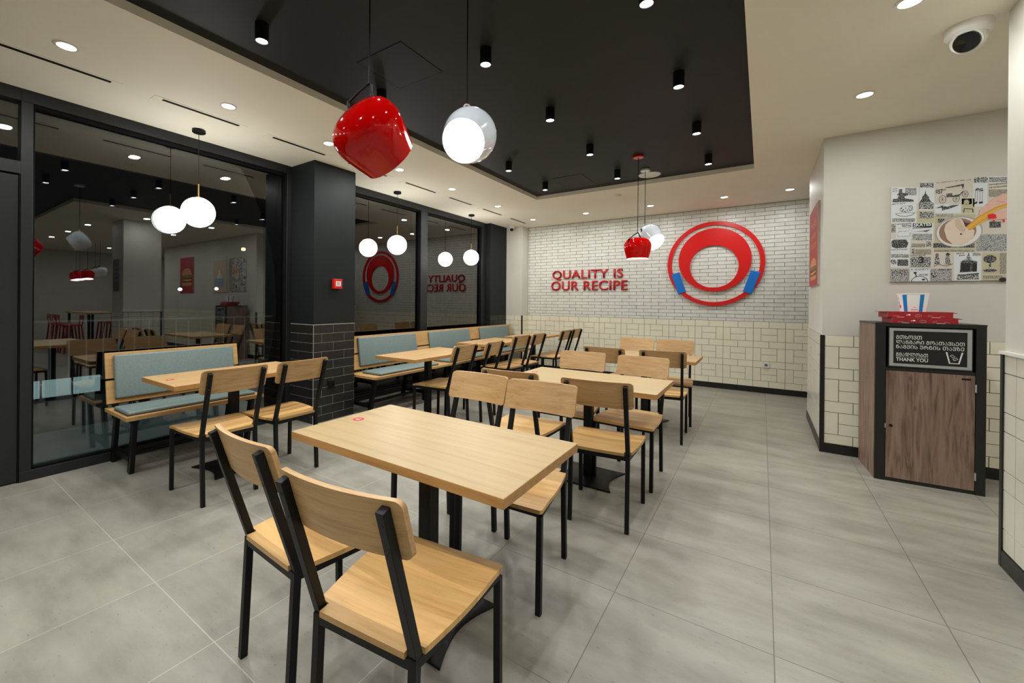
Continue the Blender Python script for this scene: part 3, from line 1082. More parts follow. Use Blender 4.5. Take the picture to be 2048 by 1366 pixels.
RV = Vector((math.cos(YAW), math.sin(YAW), 0))       # photo right and depth directions, to pose tilted lamps
FV = Vector((-math.sin(YAW), math.cos(YAW), 0))
def bucket(name, centre, axis, col, lb, hook=None, dz_canopy=None, mcan=None, bail=True, sc=1.0, pins=None):
    """Tilting bucket pendant: rounded shoulder, tapering to the rim; axis points out of the opening."""
    c = Vector(centre)
    ax = (RV * axis[0] + Vector((0, 0, axis[1])) + FV * axis[2]).normalized()
    rot = ax.to_track_quat('-Z', 'Y').to_matrix().to_4x4()
    t = thing(name, lb, 'pendant lamp', (c.x, c.y, ZB))
    B = Matrix.Translation(c - Vector((c.x, c.y, ZB))) @ rot @ Matrix.Scale(sc, 4)
    prof = [(0.0, 0.108), (0.04, 0.1065), (0.075, 0.101), (0.100, 0.091), (0.119, 0.076), (0.131, 0.057), (0.137, 0.034), (0.1385, 0.012),
            (0.1335, -0.02), (0.122, -0.065), (0.1095, -0.108), (0.1085, -0.114), (0.1065, -0.114), (0.107, -0.106), (0.119, -0.06), (0.1295, -0.02), (0.12, 0.03)]
    q = MB()
    q.lathe(prof, seg=64, mtx=B, cap0=False, cap1=True)
    q.obj('lamp_shade', col, t, smooth=True, angle=60)
    q = MB()
    q.lathe([(0.0, -0.104), (0.1065, -0.1045), (0.107, -0.099), (0.0, -0.098)], seg=48, mtx=B)
    q.obj('diffuser', M['lamp_disc'], t)
    top = B @ Vector((0, 0, 0.108))
    hk = Vector(hook) - Vector((c.x, c.y, ZB)) if hook else top + Vector((0, 0, 0.05))
    q = MB()
    if bail:
        cl = c - Vector((c.x, c.y, ZB))
        Bi = B.inverted()
        def on_shade(dx, dz):
            # nearest point of the shade to the viewer at this offset to the right / up of its centre
            for k in range(400):
                p = cl + RV * dx + Vector((0, 0, dz)) - FV * (0.2 - 0.001 * k)
                g = Bi @ p
                rr = math.hypot(g.x, g.y)
                for (ra, za), (rb, zb) in zip(prof[:12], prof[1:13]):
                    if zb <= g.z <= za and rr <= ra + (rb - ra) * (za - g.z) / max(za - zb, 1e-6):
                        return p
            return cl + Vector((0, 0, 0.1))
        if pins:
            l, r = on_shade(*pins[0]), on_shade(*pins[1])
        else:
            l, r = on_shade(-0.118, 0.055), on_shade(0.0, 0.098)
        l2 = l + Vector((0, 0, 0.022)) - RV * 0.004
        q.tube([l - Vector((0, 0, 0.008)), l2, l2.lerp(hk, 0.55) + Vector((0, 0, 0.008)), hk - RV * 0.008, hk + Vector((0, 0, 0.004)), hk + RV * 0.008, hk.lerp(r, 0.6), r - Vector((0, 0, 0.004))], 0.0058)
        q.tube([l - Vector((0, 0, 0.014)) + RV * 0.006, l + Vector((0, 0, 0.008))], 0.0078, seg=12)
        q.obj('bail', M['metal_black'], t, smooth=True)
    else:
        top = c - Vector((c.x, c.y, ZB)) + Vector((0, 0, 0.124 * sc)) - RV * 0.012
        R = []
        for k in range(20):
            a = 2 * math.pi * k / 20
            cc = top + Vector((0, 0, 0.022)) + (RV * math.cos(a) + Vector((0, 0, 1)) * math.sin(a)) * 0.014
            R.append(cc)
        q.tube(R + [R[0], R[1]], 0.004)
        q.cyl(top - Vector((0, 0, 0.004)), 0.006, 0, 0.014, seg=12)
        q.obj('hanging_loop', mat('pale_pink_plastic', srgb(220, 190, 190), 0.4), t, smooth=True)
        hk = top + Vector((0, 0, 0.036))
    up = Vector((hk.x, hk.y, 0))
    q = MB()
    q.tube([hk, hk + Vector((0, 0, 0.02)), up + Vector((0, 0, -0.01))], 0.0032)
    q.obj('cord', M['metal_black'], t)
    q = MB()
    q.lathe([(0.0, 0), (0.052, 0), (0.055, -0.004), (0.055, -0.02), (0.05, -0.024), (0.0, -0.024)], seg=32, mtx=Matrix.Translation((hk.x, hk.y, 0)))
    q.obj('canopy', mcan or col, t, smooth=True)
    return t
bucket('bucket_pendant', (-1.254, 1.104, 1.974), (0.44, -0.50, 0.57), M['red_gloss'], 'large glossy red bucket pendant hanging nearest the camera', hook=(-1.25, 1.09, 2.160), sc=1.03, pins=((-0.084, 0.100), (0.016, 0.128)))
bucket('bucket_pendant', (-1.158, 1.628, 2.122), (-0.245, -0.54, -0.80), M['white_gloss'], 'white bucket pendant beside near red one, glowing face to camera', bail=False, sc=0.93)
bucket('bucket_pendant', (-1.088, 4.617, 1.912), (0.0, -1.0, 0.0), M['red_gloss'], 'small red bucket pendant hanging left of the wall emblem')
bucket('bucket_pendant', (-1.065, 5.084, 2.09), (0.25, -0.69, -0.75), M['white_gloss'], 'white bucket pendant hanging just behind the far red one', bail=True)

# ------------------------------------------------------------------ dining chair
def chair_parts(t):
    def knee(z):            # y of the back post centre at height z
        return -0.205 - 0.130 * (z - 0.45) / 0.415
    # legs
    for sx in (-1, 1):
        q = MB()
        q.bar((sx * 0.206, 0.215, 0), (sx * 0.206, 0.208, 0.418), 0.024, 0.024)
        q.obj('leg', M['metal_black'], t, bevel=0.002)
    for sx in (-1, 1):
        q = MB()
        q.bar((sx * 0.166, -0.228, 0), (sx * 0.166, -0.207, 0.442), 0.024, 0.026)
        q.obj('leg', M['metal_black'], t, bevel=0.002)
    for sx in (-1, 1):
        q = MB()
        q.bar((sx * 0.166, knee(0.432), 0.432), (sx * 0.166, knee(0.866), 0.866), 0.024, 0.027)
        # two screw holes on the back of the post
        q.obj('back_post', M['metal_black'], t, bevel=0.002)
    q = MB()
    q.bar((-0.166, -0.207, 0.428), (0.166, -0.207, 0.428), 0.026, 0.028, up=(0, 1, 0))
    q.bar((-0.206, 0.208, 0.428), (0.206, 0.208, 0.428), 0.026, 0.024, up=(0, 1, 0))
    for sx in (-1, 1):
        q.bar((sx * 0.166, -0.207, 0.428), (sx * 0.206, 0.208, 0.428), 0.024, 0.026, up=(1, 0, 0))
    q.obj('seat_frame', M['metal_black'], t)
    # seat: trapezoid with notched back corners, bowed sides, slightly dished
    right = [(0.147, -0.226), (0.148, -0.190), (0.185, -0.188)]
    for k in range(1, 12):
        f = k / 12
        right.append((0.185 + 0.036 * f + 0.012 * math.sin(math.pi * f), -0.188 + 0.405 * f))
    right += [(0.221, 0.214), (0.217, 0.222), (0.208, 0.226)]
    pts = right + [(-x, y) for x, y in reversed(right)]
    # cross-section rows built as strips between mirrored points so the dish can be shaped
    n = len(right)
    q = MB()
    NX = 12
    def zt(x, y):
        return 0.460 - 0.007 * (1 - (abs(x) / 0.22) ** 2) * (1 - ((y + 0.01) / 0.26) ** 2) - (0.010 * max(0, (y - 0.12) / 0.1) ** 2)
    top, bot = [], []
    for (x, y) in right:
        top.append([q.bm.verts.new((x * (1 - 2 * k / NX), y, zt(x * (1 - 2 * k / NX), y))) for k in range(NX + 1)])
        bot.append([q.bm.verts.new((x * (1 - 2 * k / NX), y, zt(x * (1 - 2 * k / NX), y) - 0.017)) for k in range(NX + 1)])
    for i in range(n - 1):
        for k in range(NX):
            q.bm.faces.new((top[i][k], top[i][k + 1], top[i + 1][k + 1], top[i + 1][k]))
            q.bm.faces.new((bot[i][k], bot[i + 1][k], bot[i + 1][k + 1], bot[i][k + 1]))
        q.bm.faces.new((top[i][0], top[i + 1][0], bot[i + 1][0], bot[i][0]))
        q.bm.faces.new((top[i][NX], bot[i][NX], bot[i + 1][NX], top[i + 1][NX]))
    for k in range(NX):
        q.bm.faces.new((top[0][k], bot[0][k], bot[0][k + 1], top[0][k + 1]))
        q.bm.faces.new((top[-1][k], top[-1][k + 1], bot[-1][k + 1], bot[-1][k]))
    q.obj('seat', M['oak_seat'], t, smooth=True, angle=40)
    # curved backrest with rounded corners
    W, Z0, Z1, TH = 0.2045, 0.726, 0.884, 0.017
    q = MB()
    NU = 24
    rc = 0.02
    F, K = [], []
    us = [math.sin(math.pi * (k / NU - 0.5)) * W for k in range(NU + 1)]
    for x in us:
        e = W - abs(x)
        cut = rc - math.sqrt(max(rc * rc - (rc - e) ** 2, 0)) if e < rc else 0.0
        col_f, col_k = [], []
        for j in range(5):
            z = Z0 + cut + (Z1 - Z0 - 2 * cut) * j / 4
            yb = knee(z) + 0.0135 + 0.026 * ((x / W) ** 2 - (0.166 / W) ** 2)
            col_k.append(q.bm.verts.new((x, yb, z)))
            col_f.append(q.bm.verts.new((x, yb + TH, z)))
        F.append(col_f)
        K.append(col_k)
    for i in range(NU):
        for j in range(4):
            q.bm.faces.new((F[i][j], F[i][j + 1], F[i + 1][j + 1], F[i + 1][j]))
            q.bm.faces.new((K[i][j], K[i + 1][j], K[i + 1][j + 1], K[i][j + 1]))
        q.bm.faces.new((F[i][4], K[i][4], K[i + 1][4], F[i + 1][4]))
        q.bm.faces.new((F[i][0], F[i + 1][0], K[i + 1][0], K[i][0]))
    for j in range(4):
        q.bm.faces.new((F[0][j], K[0][j], K[0][j + 1], F[0][j + 1]))
        q.bm.faces.new((F[-1][j], F[-1][j + 1], K[-1][j + 1], K[-1][j]))
    q.obj('backrest', M['oak_back'], t, smooth=True, angle=40)
    # screw heads
    for sx in (-1, 1):
        for z in (0.762, 0.83):
            q = MB()
            y = knee(z) - 0.0135
            q.lathe([(0.0, 0.0), (0.0045, 0.0), (0.0045, 0.002), (0.0, 0.002)], seg=12, mtx=Matrix.Translation((sx * 0.166, y, z)) @ Matrix.Rotation(math.pi / 2, 4, 'X'))
            q.obj('screw', M['black_gloss'], t)

R_ = math.radians
chairs = [
    (-0.895, 0.961, 7, 'wooden dining chair nearest the camera, its back towards us, right of its twin'),
    (-1.404, 1.013, -3, 'wooden dining chair with back towards us at left end of near table'),
    (-1.438, 1.84, 179, 'left of two chairs facing us across the near table'),
    (-0.990, 1.825, 183.3, 'right of two chairs facing us across the near table'),
    (-1.380, 2.680, 4.4, 'left chair with back towards us at the middle table'),
    (-0.822, 2.692, 6.5, 'right chair with back towards us at the middle table'),
    (-1.320, 3.370, 182, 'left chair facing us on the far side of the middle table'),
    (-0.826, 3.352, 177, 'right chair facing us on the far side of the middle table'),
    (-1.310, 4.500, 1, 'left chair with dark back towards us at table before brick wall'),
    (-0.810, 4.545, 8, 'right chair with dark back towards us at table before brick wall'),
    (-1.310, 5.230, 178, 'left chair facing us in front of the tiled back wall'),
    (-0.845, 5.240, 183, 'right chair facing us in front of the tiled back wall'),
    (-3.150, 1.390, 87, 'chair at the left end of the table by the short bench'),
    (-3.140, 1.862, 90, 'chair nearer the charcoal column at the short bench table'),
    (-2.830, 3.510, 91, 'near chair at the first table of the long bench'),
    (-2.785, 3.990, 95, 'far chair at the first table of the long bench'),
    (-2.950, 5.000, 85, 'near chair at the second table of the long bench'),
    (-2.935, 5.460, 90, 'far chair at the second table of the long bench'),
    (-2.910, 6.405, 90, 'near chair at the last table of the long bench'),
    (-2.910, 6.875, 89, 'chair closest to the brick wall at the last long bench table'),
]
CH = None
for (x, y, a, lb) in chairs:
    gp = 'dining chairs with oak seats and black metal legs'
    if CH is None:
        CH = thing('dining_chair', lb, 'chair', (x, y, 0), R_(a), gp)
        chair_parts(CH)
    else:
        dup(CH, (x, y, 0), R_(a), lb, gp)

# ------------------------------------------------------------------ tables
def table(loc, lx, ly, lb, along='X', sticker=None, gp='oak topped pedestal tables'):
    t = thing('dining_table', lb, 'table', (loc[0], loc[1], 0), 0, gp)
    q = MB()
    q.box((-lx / 2, -ly / 2, 0.716), (lx / 2, ly / 2, 0.75))
    tp = q.obj('tabletop', M['oak_top'] if along == 'X' else M['oak_top_y'], t, bevel=0.0025)
    tp.data.materials.append(M['oak_edge'])
    for f in tp.data.polygons:
        if abs(f.normal.z) < 0.5:
            f.material_index = 1
    q = MB()
    q.box((-0.031, -0.031, 0.012), (0.031, 0.031, 0.706))
    q.obj('pedestal', M['metal_black'], t, bevel=0.003)
    q = MB()
    q.box((-0.13, -0.13, 0.706), (0.13, 0.13, 0.716))
    q.obj('mounting_plate', M['metal_black'], t)
    hw, hd = 0.225, 0.195           # base: long side along the table, short ends hollowed
    poly = []
    for k in range(13):
        f = k / 12
        poly.append((hw - 0.055 * math.sin(math.pi * f), -hd + 2 * hd * f))
    for k in range(13):
        f = k / 12
        poly.append((-hw + 0.055 * math.sin(math.pi * f), hd - 2 * hd * f))
    if along == 'Y':
        poly = [(-y, x) for x, y in poly]
    q = MB()
    q.prism(poly, 0.002, 0.012)
    q.obj('base_plate', M['metal_black'], t, bevel=0.002)
    if sticker:
        q = MB()
        q.lathe([(0.027, 0.7501), (0.027, 0.7508)], seg=28, mtx=Matrix.Translation((sticker[0], sticker[1], 0)), m=M['ink_red'])
        f = Flat(q, (sticker[0], sticker[1], 0.7509), (math.cos(0.6), math.sin(0.6), 0), (-math.sin(0.6), math.cos(0.6), 0))
        f.line([(-0.015, -0.003), (-0.006, 0.004), (0.0, -0.004), (0.008, 0.005), (0.016, 0.001)], 0.004, M['paper'], 1)
        f.rect(-0.008, -0.014, 0.008, -0.009, M['paper'], 1)
        q.obj('table_sticker', M['ink_red'], t)['label'] = 'round red sticker with white marks'
    return t
table((-1.165, 1.362), 1.09, 0.60, 'near oak table in the centre with a round red sticker', 'X', (-0.455, 0.0))
table((-1.085, 3.135), 1.085, 0.61, 'middle oak table with chairs on both sides, second from camera', 'X', (-0.467, 0.02))
table((-1.08, 4.95), 1.09, 0.59, 'oak table closest to the brick wall in the middle row', 'X')
table((-3.49, 1.665), 0.585, 1.04, 'oak table in front of the short bench, red sticker at corner', 'Y', (-0.007, -0.439))
table((-3.09, 3.58), 0.57, 1.05, 'first oak table at the long bench, beside the charcoal column', 'Y')
table((-3.27, 5.25), 0.57, 1.05, 'second oak table at the long bench', 'Y')
table((-3.28, 6.60), 0.57, 1.05, 'last oak table at the long bench, near the back corner', 'Y')

# ------------------------------------------------------------------ benches
def cushion(name, parent, a, c, puff, m, axis, mtx=None):
    """Padded board: box a..c with rounded edges, swollen along the given axis sign."""
    q = MB()
    q.box(a, c, mtx=mtx)
    o = q.obj(name, m, parent, bevel=0.014, seg=4)
    for p in o.data.polygons:
        p.use_smooth = True
    return o
def bench(lb, x_front, y0, y1, cushions, leg_ys, dx=0.5):
    ln = y1 - y0
    t = thing('bench', lb, 'bench', (x_front, y0, 0))
    # local: x from 0 (front) to -dx, y from 0 to ln
    for a, c in ((-0.335, 0.0), (-dx, -0.345)):
        q = MB()
        q.box((a, 0, 0.425), (c, ln, 0.455))
        q.obj('seat_plank', M['oak_bench'], t, bevel=0.003)
    tilt = R_(-9.5)
    B = Matrix.Translation((-dx + 0.055, 0, 0.49)) @ Matrix.Rotation(tilt, 4, 'Y')
    for z0, z1 in ((0.0, 0.185), (0.2, 0.408)):
        q = MB()
        q.box((-0.02, 0, z0), (0.0, ln, z1), mtx=B)
        q.obj('back_plank', M['oak_bench'], t, bevel=0.003)
    for (c0, c1) in cushions:
        c0 -= y0
        c1 -= y0
        o = cushion('back_cushion', t, (0.002, c0, 0.035), (0.036, c1, 0.385), 0, M['vinyl'], 'X', B)
        q = MB()
        q.box((0.0, c0 + 0.004, 0.032), (0.006, c1 - 0.004, 0.38), mtx=B)
        q.obj('piping', M['piping'], o)
        o = cushion('seat_cushion', t, (-0.36, c0 - 0.03, 0.456), (-0.045, c1 + 0.0, 0.486), 0, M['vinyl'], 'Z')
        q = MB()
        q.box((-0.358, c0 - 0.028, 0.4552), (-0.047, c1 - 0.002, 0.461))
        q.obj('piping', M['piping'], o)
    for ly in leg_ys:
        y = ly - y0
        q = MB()
        q.bar((-0.05, y, 0.425), (-0.16, y, 0.0) if False else (-0.135, y, 0.0), 0.03, 0.06, up=(0, 1, 0))
        q.obj('leg', M['metal_black'], t, bevel=0.002)
        q = MB()
        q.bar((-dx + 0.06, y, 0.425), (-dx - 0.035, y, 0.0), 0.03, 0.06, up=(0, 1, 0))
        q.obj('leg', M['metal_black'], t, bevel=0.002)
        q = MB()
        q.box((-dx + 0.0, y - 0.015, 0.09), (-0.12, y + 0.015, 0.13))
        q.obj('crossbar', M['metal_black'], t)
        q = MB()
        q.box((-dx + 0.02, y - 0.02, 0.395), (-0.03, y + 0.02, 0.425))
        q.obj('seat_support', M['metal_black'], t)
        q = MB()
        q.bar((-dx + 0.03, y, 0.42), (-dx - 0.035, y, 0.86), 0.03, 0.03, up=(0, 1, 0))
        q.obj('back_support', M['metal_black'], t)
    q = MB()
    ys = [l - y0 for l in leg_ys]
    q.box((-dx / 2 - 0.02, min(ys), 0.10), (-dx / 2 + 0.02, max(ys), 0.125))
    q.obj('stretcher', M['metal_black'], t)
bench('short oak bench with blue-grey cushions under the left window', -3.815, 1.065, 2.09, [(1.115, 2.035)], (1.13, 2.0))
bench('long oak bench with three blue-grey back cushions along far window', -3.60, 3.27, 7.26, [(3.41, 4.45), (4.74, 5.78), (6.10, 7.13)], (3.30, 4.25, 5.15, 6.10, 7.05))

# ------------------------------------------------------------------ waste station
TH = R_(3.4)
t = thing('waste_bin', 'dark framed waste station with rustic wood door and tray sign', 'bin', (0.716, 4.395, 0), TH)
BW, BD, BH = 0.572, 0.455, 1.196
q = MB()
q.box((0.0, 0.02, 0.0), (0.012, BD, BH - 0.01))
q.obj('side_panel', M['bin_wood'], t)
q = MB()
q.box((BW - 0.012, 0.02, 0.0), (BW, BD, BH - 0.01))
q.obj('side_panel', M['bin_wood'], t)
q = MB()
q.box((0.012, BD - 0.02, 0.02), (BW - 0.012, BD, BH - 0.02))
q.box((0.012, 0.05, 0.02), (BW - 0.012, BD - 0.02, 0.9))
q.box((-0.002, 0.0, BH - 0.012), (BW + 0.002, BD, BH))
q.obj('cabinet_body', M['sign_black'], t)
q = MB()
q.box((0, 0, 0.0), (0.058, 0.025, BH - 0.012))
q.box((BW - 0.05, 0, 0.0), (BW, 0.025, BH - 0.012))
q.box((0.058, 0.0, 1.168), (BW - 0.05, 0.025, BH - 0.012))
q.box((0.058, 0.003, 0.0), (BW - 0.05, 0.025, 0.022))
q.box((0.058, 0.003, 0.838), (BW - 0.05, 0.025, 0.858))
q.obj('front_frame', M['sign_black'], t, bevel=0.001)
q = MB()
q.box((0.062, 0.002, 0.026), (BW - 0.053, 0.02, 0.836))
dr = q.obj('door', M['bin_wood'], t)
q = MB()
q.lathe([(0.0, 0), (0.011, 0), (0.011, 0.003), (0.0, 0.003)], seg=24, mtx=Matrix.Translation((0.09, 0.003, 0.42)) @ Matrix.Rotation(math.pi / 2, 4, 'X'))
q.obj('finger_hole', M['black_gloss'], dr)
q = MB()
q.box((BW - 0.118, 0.0008, 0.802), (BW - 0.073, 0.003, 0.814))
f = Flat(q, (BW - 0.118, 0.0006, 0.802), (1, 0, 0), (0, 0, 1))
q.obj('name_plate', M['black_gloss'], dr)
for z in (0.72, 0.1):
    q = MB()
    q.box((BW - 0.054, -0.002, z), (BW - 0.046, 0.004, z + 0.055))
    q.obj('hinge', M['brushed'], dr)
q = MB()
q.box((0.056, -0.001, 0.40), (0.061, 0.004, 0.432))
q.obj('latch', M['brushed'], dr)
# flap with the sign
q = MB()
q.box((0.072, 0.004, 0.862), (BW - 0.064, 0.018, 1.162))
fl = q.obj('flap', M['sign_black'], t)
q = MB()
x0, x1, z0, z1 = 0.078, BW - 0.070, 0.873, 1.158
for a, c in (((x0, z0), (x1, z0 + 0.02)), ((x0, z1 - 0.02), (x1, z1)), ((x0, z0 + 0.02), (x0 + 0.022, z1 - 0.02)), ((x1 - 0.022, z0 + 0.02), (x1, z1 - 0.02))):
    q.box((a[0], 0.0005, a[1]), (c[0], 0.006, c[1]))
q.obj('sign_border', M['brushed'], fl)
q = MB()
f = Flat(q, (0, 0.0036, 0), (1, 0, 0), (0, 0, 1))
sw = M['sign_white']
f.text('ᲒᲗᲮᲝᲕᲗ', 0.115, 1.077, 0.0265, sw, 1, 0.008, 0.137)
f.text('ᲚᲐᲜᲒᲐᲠᲘ ᲛᲝᲐᲗᲐᲕᲡᲔᲗ', 0.115, 1.042, 0.0245, sw, 1, 0.008, 0.353)
f.text('ᲜᲐᲒᲕᲘᲡ ᲣᲠᲜᲘᲡ ᲗᲐᲕᲖᲔ', 0.115, 1.007, 0.0245, sw, 1, 0.008, 0.35)
f.text('ᲒᲛᲐᲓᲚᲝᲑᲗ', 0.115, 0.949, 0.0245, sw, 1, 0.008, 0.17)
f.rect(0.115, 0.9425, 0.285, 0.9438, sw, 1)
f.text('THANK YOU', 0.115, 0.913, 0.0245, sw, 1, 0.02, 0.17)
f.line([(0.378, 0.995), (0.394, 0.915), (0.440, 0.915), (0.457, 0.995)], 0.0085, sw, 1)
for cx, cz in ((0.4085, 0.966), (0.4225, 0.946)):
    r = []
    for a, c in ((-0.011, -0.006), (0.011, -0.006), (0.011, 0.006), (-0.011, 0.006), (-0.011, -0.006)):
        an = -0.75 if cx < 0.415 else 0.5
        r.append((cx + a * math.cos(an) - c * math.sin(an), cz + a * math.sin(an) + c * math.cos(an)))
    f.line(r, 0.003, sw, 1)
q.obj('sign_lettering', sw, fl)

# red cardboard carriers and paper bucket
def carrier(loc, rz, lb):
    t = thing('cardboard_tray', lb, 'tray', loc, rz, 'red cardboard trays on the waste station')
    w, d, h = 0.345, 0.25, 0.042
    q = MB()
    q.box((-w / 2, -d / 2, 0), (w / 2, d / 2, 0.003))
    q.box((-w / 2, -d / 2, 0.003), (w / 2, -d / 2 + 0.003, h))
    q.box((-w / 2, d / 2 - 0.003, 0.003), (w / 2, d / 2, h))
    q.box((-w / 2, -d / 2 + 0.003, 0.003), (-w / 2 + 0.003, d / 2 - 0.003, h))
    q.box((w / 2 - 0.003, -d / 2 + 0.003, 0.003), (w / 2, d / 2 - 0.003, h))
    q.box((-w / 2 + 0.003, -d / 2 + 0.003, h - 0.003), (w / 2 - 0.003, d / 2 - 0.003, h))
    q.obj('tray_box', M['tray_red'], t)
    for sx in (-1, 1):
        q = MB()
        q.bar((sx * w / 2, 0, h - 0.001), (sx * (w / 2 + 0.028), 0, h - 0.009 if sx > 0 else h - 0.002), d * 0.8, 0.0025, up=(0, 1, 0))
        q.obj('end_flap', M['tray_red'], t)
    q = MB()
    f = Flat(q, (-w / 2, -d / 2, 0), (1, 0, 0), (0, 0, 1))
    pr = M['tray_print']
    f.line([(0.03, 0.008), (0.06, 0.012)], 0.0018, pr, 2)
    f.ell(0.105, 0.018, 0.006, 0.004, pr, 2)
    f.ell(0.117, 0.02, 0.007, 0.005, M['paper'], 2)
    f.ring(0.165, 0.014, 0.017, 0.011, 0.0014, pr, 2)
    f.ring(0.165, 0.014, 0.008, 0.006, 0.0012, pr, 2)
    f.line([(0.215, 0.009), (0.235, 0.013), (0.237, 0.019), (0.217, 0.015), (0.215, 0.009)], 0.0014, pr, 2)
    f.line([(0.275, 0.012), (0.305, 0.008)], 0.0016, pr, 2)
    f.rect(0.05, 0.0005, 0.09, 0.003, M['paper'], 2)
    f.rect(0.235, 0.0005, 0.28, 0.003, M['paper'], 2)
    q.obj('print', pr, t)
carrier((0.982, 4.585, BH), TH + 0.01, 'lower red cardboard tray lying on the waste station')
carrier((0.962, 4.60, BH + 0.0425), TH - 0.01, 'upper red cardboard tray, under the paper bucket')
t = thing('paper_bucket', 'white paper bucket with blue stripes standing on the red trays', 'cup', (0.955, 4.59, BH + 0.085), TH)
q = MB()
H_, r0, r1 = 0.138, 0.071, 0.088
q.lathe([(0.0, 0.003), (r0 - 0.002, 0.003), (r0, 0.0), (r1, H_), (r1 - 0.0015, H_), (r0 - 0.001, 0.006), (0.0, 0.006)], seg=48)
q.obj('bucket_body', M['paper'], t, smooth=True)
q = MB()
R2 = []
for k in range(41):
    a = 2 * math.pi * k / 40
    R2.append((r1 * math.cos(a), r1 * math.sin(a), H_))
q.tube(R2, 0.0022)
q.obj('rim', M['paper'], t, smooth=True)
def cone_patch(q, a0, a1, z0, z1, m, k=0.0006, n=6):
    for i in range(n):
        A = [a0 + (a1 - a0) * (i + j) / n for j in (0, 1)]
        P = []
        for a, z in ((A[0], z0), (A[1], z0), (A[1], z1), (A[0], z1)):
            r = r0 + (r1 - r0) * z / H_ + k
            P.append((r * math.sin(a), -r * math.cos(a), z))
        q.face(P, m)
for a in (-0.80, 0.36, 1.55, -2.0):
    q = MB()
    cone_patch(q, a - 0.155, a + 0.155, 0.001, 0.130, M['stripe_blue'])
    q.obj('stripe', M['stripe_blue'], t)
q = MB()
f = Flat(q, (-0.014, -r0 - 0.0062, 0), (math.cos(-0.2), math.sin(-0.2), 0), (math.sin(-0.2) * 0.12, -0.12, 1))
f.text("Wendy's", -0.016, 0.014, 0.007, M['ink_red'], 1, 0.02, 0.036)
f.ring(0.003, 0.03, 0.008, 0.006, 0.0022, M['ink_red'], 1, 16, 0.3, 2.84)
for (a, z) in ((-1.30, 0.04), (-1.28, 0.046), (-1.32, 0.034)):
    cone_patch(q, a - 0.09, a + 0.05, z - 0.008, z + 0.004, M['ink_red'], 0.0007, 2)
cone_patch(q, -1.48, -1.43, 0.06, 0.115, M['ink_red'], 0.0007, 2)
cone_patch(q, -1.41, -1.36, 0.04, 0.075, M['ink_red'], 0.0007, 2)
q.obj('printed_mark', M['ink_red'], t)

# ------------------------------------------------------------------ wall sign lettering, each letter its own part
sg = thing('wall_lettering', 'red raised letters reading QUALITY IS OUR RECIPE on white brick', 'sign', (0, YB - 0.008, 0))
def letters(s, x0, width, zb, h):
    me = text_mesh(s, 0.012, 'LEFT', 1.06)
    xs = [v.co.x for v in me.vertices]
    a, c = min(xs), max(xs)
    bpy.data.meshes.remove(me)
    kx = width / (c - a)
    kz = h / 0.69
    for i, chx in enumerate(s):
        if chx == ' ':
            continue
        m_all = text_mesh(s[:i + 1], 0.012, 'LEFT', 1.06)
        m_pre = text_mesh(chx, 0.012, 'LEFT', 1.06)
        right = max(v.co.x for v in m_all.vertices)
        own = max(v.co.x for v in m_pre.vertices)
        q = MB()
        q.bm.from_mesh(m_pre)
        bpy.data.meshes.remove(m_all)
        bpy.data.meshes.remove(m_pre)
        fs = q.bm.faces[:]
        r = bmesh.ops.extrude_face_region(q.bm, geom=fs)
        for v in [g for g in r['geom'] if isinstance(g, bmesh.types.BMVert)]:
            v.co.z += 1.0
        for v in q.bm.verts:
            X = x0 + (v.co.x + right - own - a) * kx
            v.co = Vector((X, -0.022 * v.co.z, zb + v.co.y * kz))
        q.obj('letter', M['red_letter'], sg)
letters('QUALITY IS', -3.372, 1.343, 1.785, 0.155)
letters('OUR RECIPE', -3.396, 1.443, 1.563, 0.172)

# round wall emblem: plain ring with simple geometric shapes inside it
em = thing('wall_emblem', 'large round red ringed emblem on the white brick wall', 'sign', (-0.636, YB - 0.008, 1.962))
def flat_solid(q, poly, y0, y1):
    q.rings([[Vector((x, y0, z)) for x, z in poly], [Vector((x, y1, z)) for x, z in poly]])
q = MB()
n = 72
ro, ri = 0.668, 0.607
A = [[(r * math.cos(2 * math.pi * k / n), yy, r * math.sin(2 * math.pi * k / n)) for k in range(n)] for r, yy in ((ro, 0), (ro, -0.03), (ri, -0.03), (ri, 0), (ro, 0))]
q.rings(A, None, False, False)
q.obj('ring', M['red_sign'], em, smooth=True)
q = MB()                                             # plain crescent: round plate with an off-centre round opening
A = []
for rr, dz, yy in ((0.50, 0.06, -0.002), (0.50, 0.06, -0.034), (0.335, -0.045, -0.034), (0.335, -0.045, -0.002), (0.50, 0.06, -0.002)):
    A.append([(rr * math.cos(2 * math.pi * k / n), yy, dz + rr * math.sin(2 * math.pi * k / n)) for k in range(n)])
q.rings(A, None, False, False)
q.obj('crescent', M['red_sign'], em, smooth=True)
for sx in (-1, 1):
    q = MB()
    c_, s_ = math.cos(sx * -0.32), math.sin(sx * -0.32)
    pts = [(sx * 0.50 + a * c_ - e * s_, -0.30 + a * s_ + e * c_) for a, e in ((-0.06, -0.17), (0.06, -0.17), (0.06, 0.17), (-0.06, 0.17))]
    flat_solid(q, pts, -0.04, -0.002)
    q.obj('blue_bar', M['blue_sign'], em, bevel=0.006)['label'] = 'slanted plain blue bar'

# ------------------------------------------------------------------ posters
def board(name, o, u, w_, h_, label, thick=0.018):
    u = Vector(u).normalized()
    n_ = u.cross(Vector((0, 0, 1)))
    t = thing(name, label, 'poster', o)
    q = MB()
    P = [Vector((0, 0, 0)), u * w_, u * w_ + Vector((0, 0, h_)), Vector((0, 0, h_))]
    q.rings([P, [p + n_ * thick for p in P]])
    q.obj('poster_board', M['pap_tan'], t)
    q = MB()
    return t, q, Flat(q, n_ * thick, u, (0, 0, 1)), n_
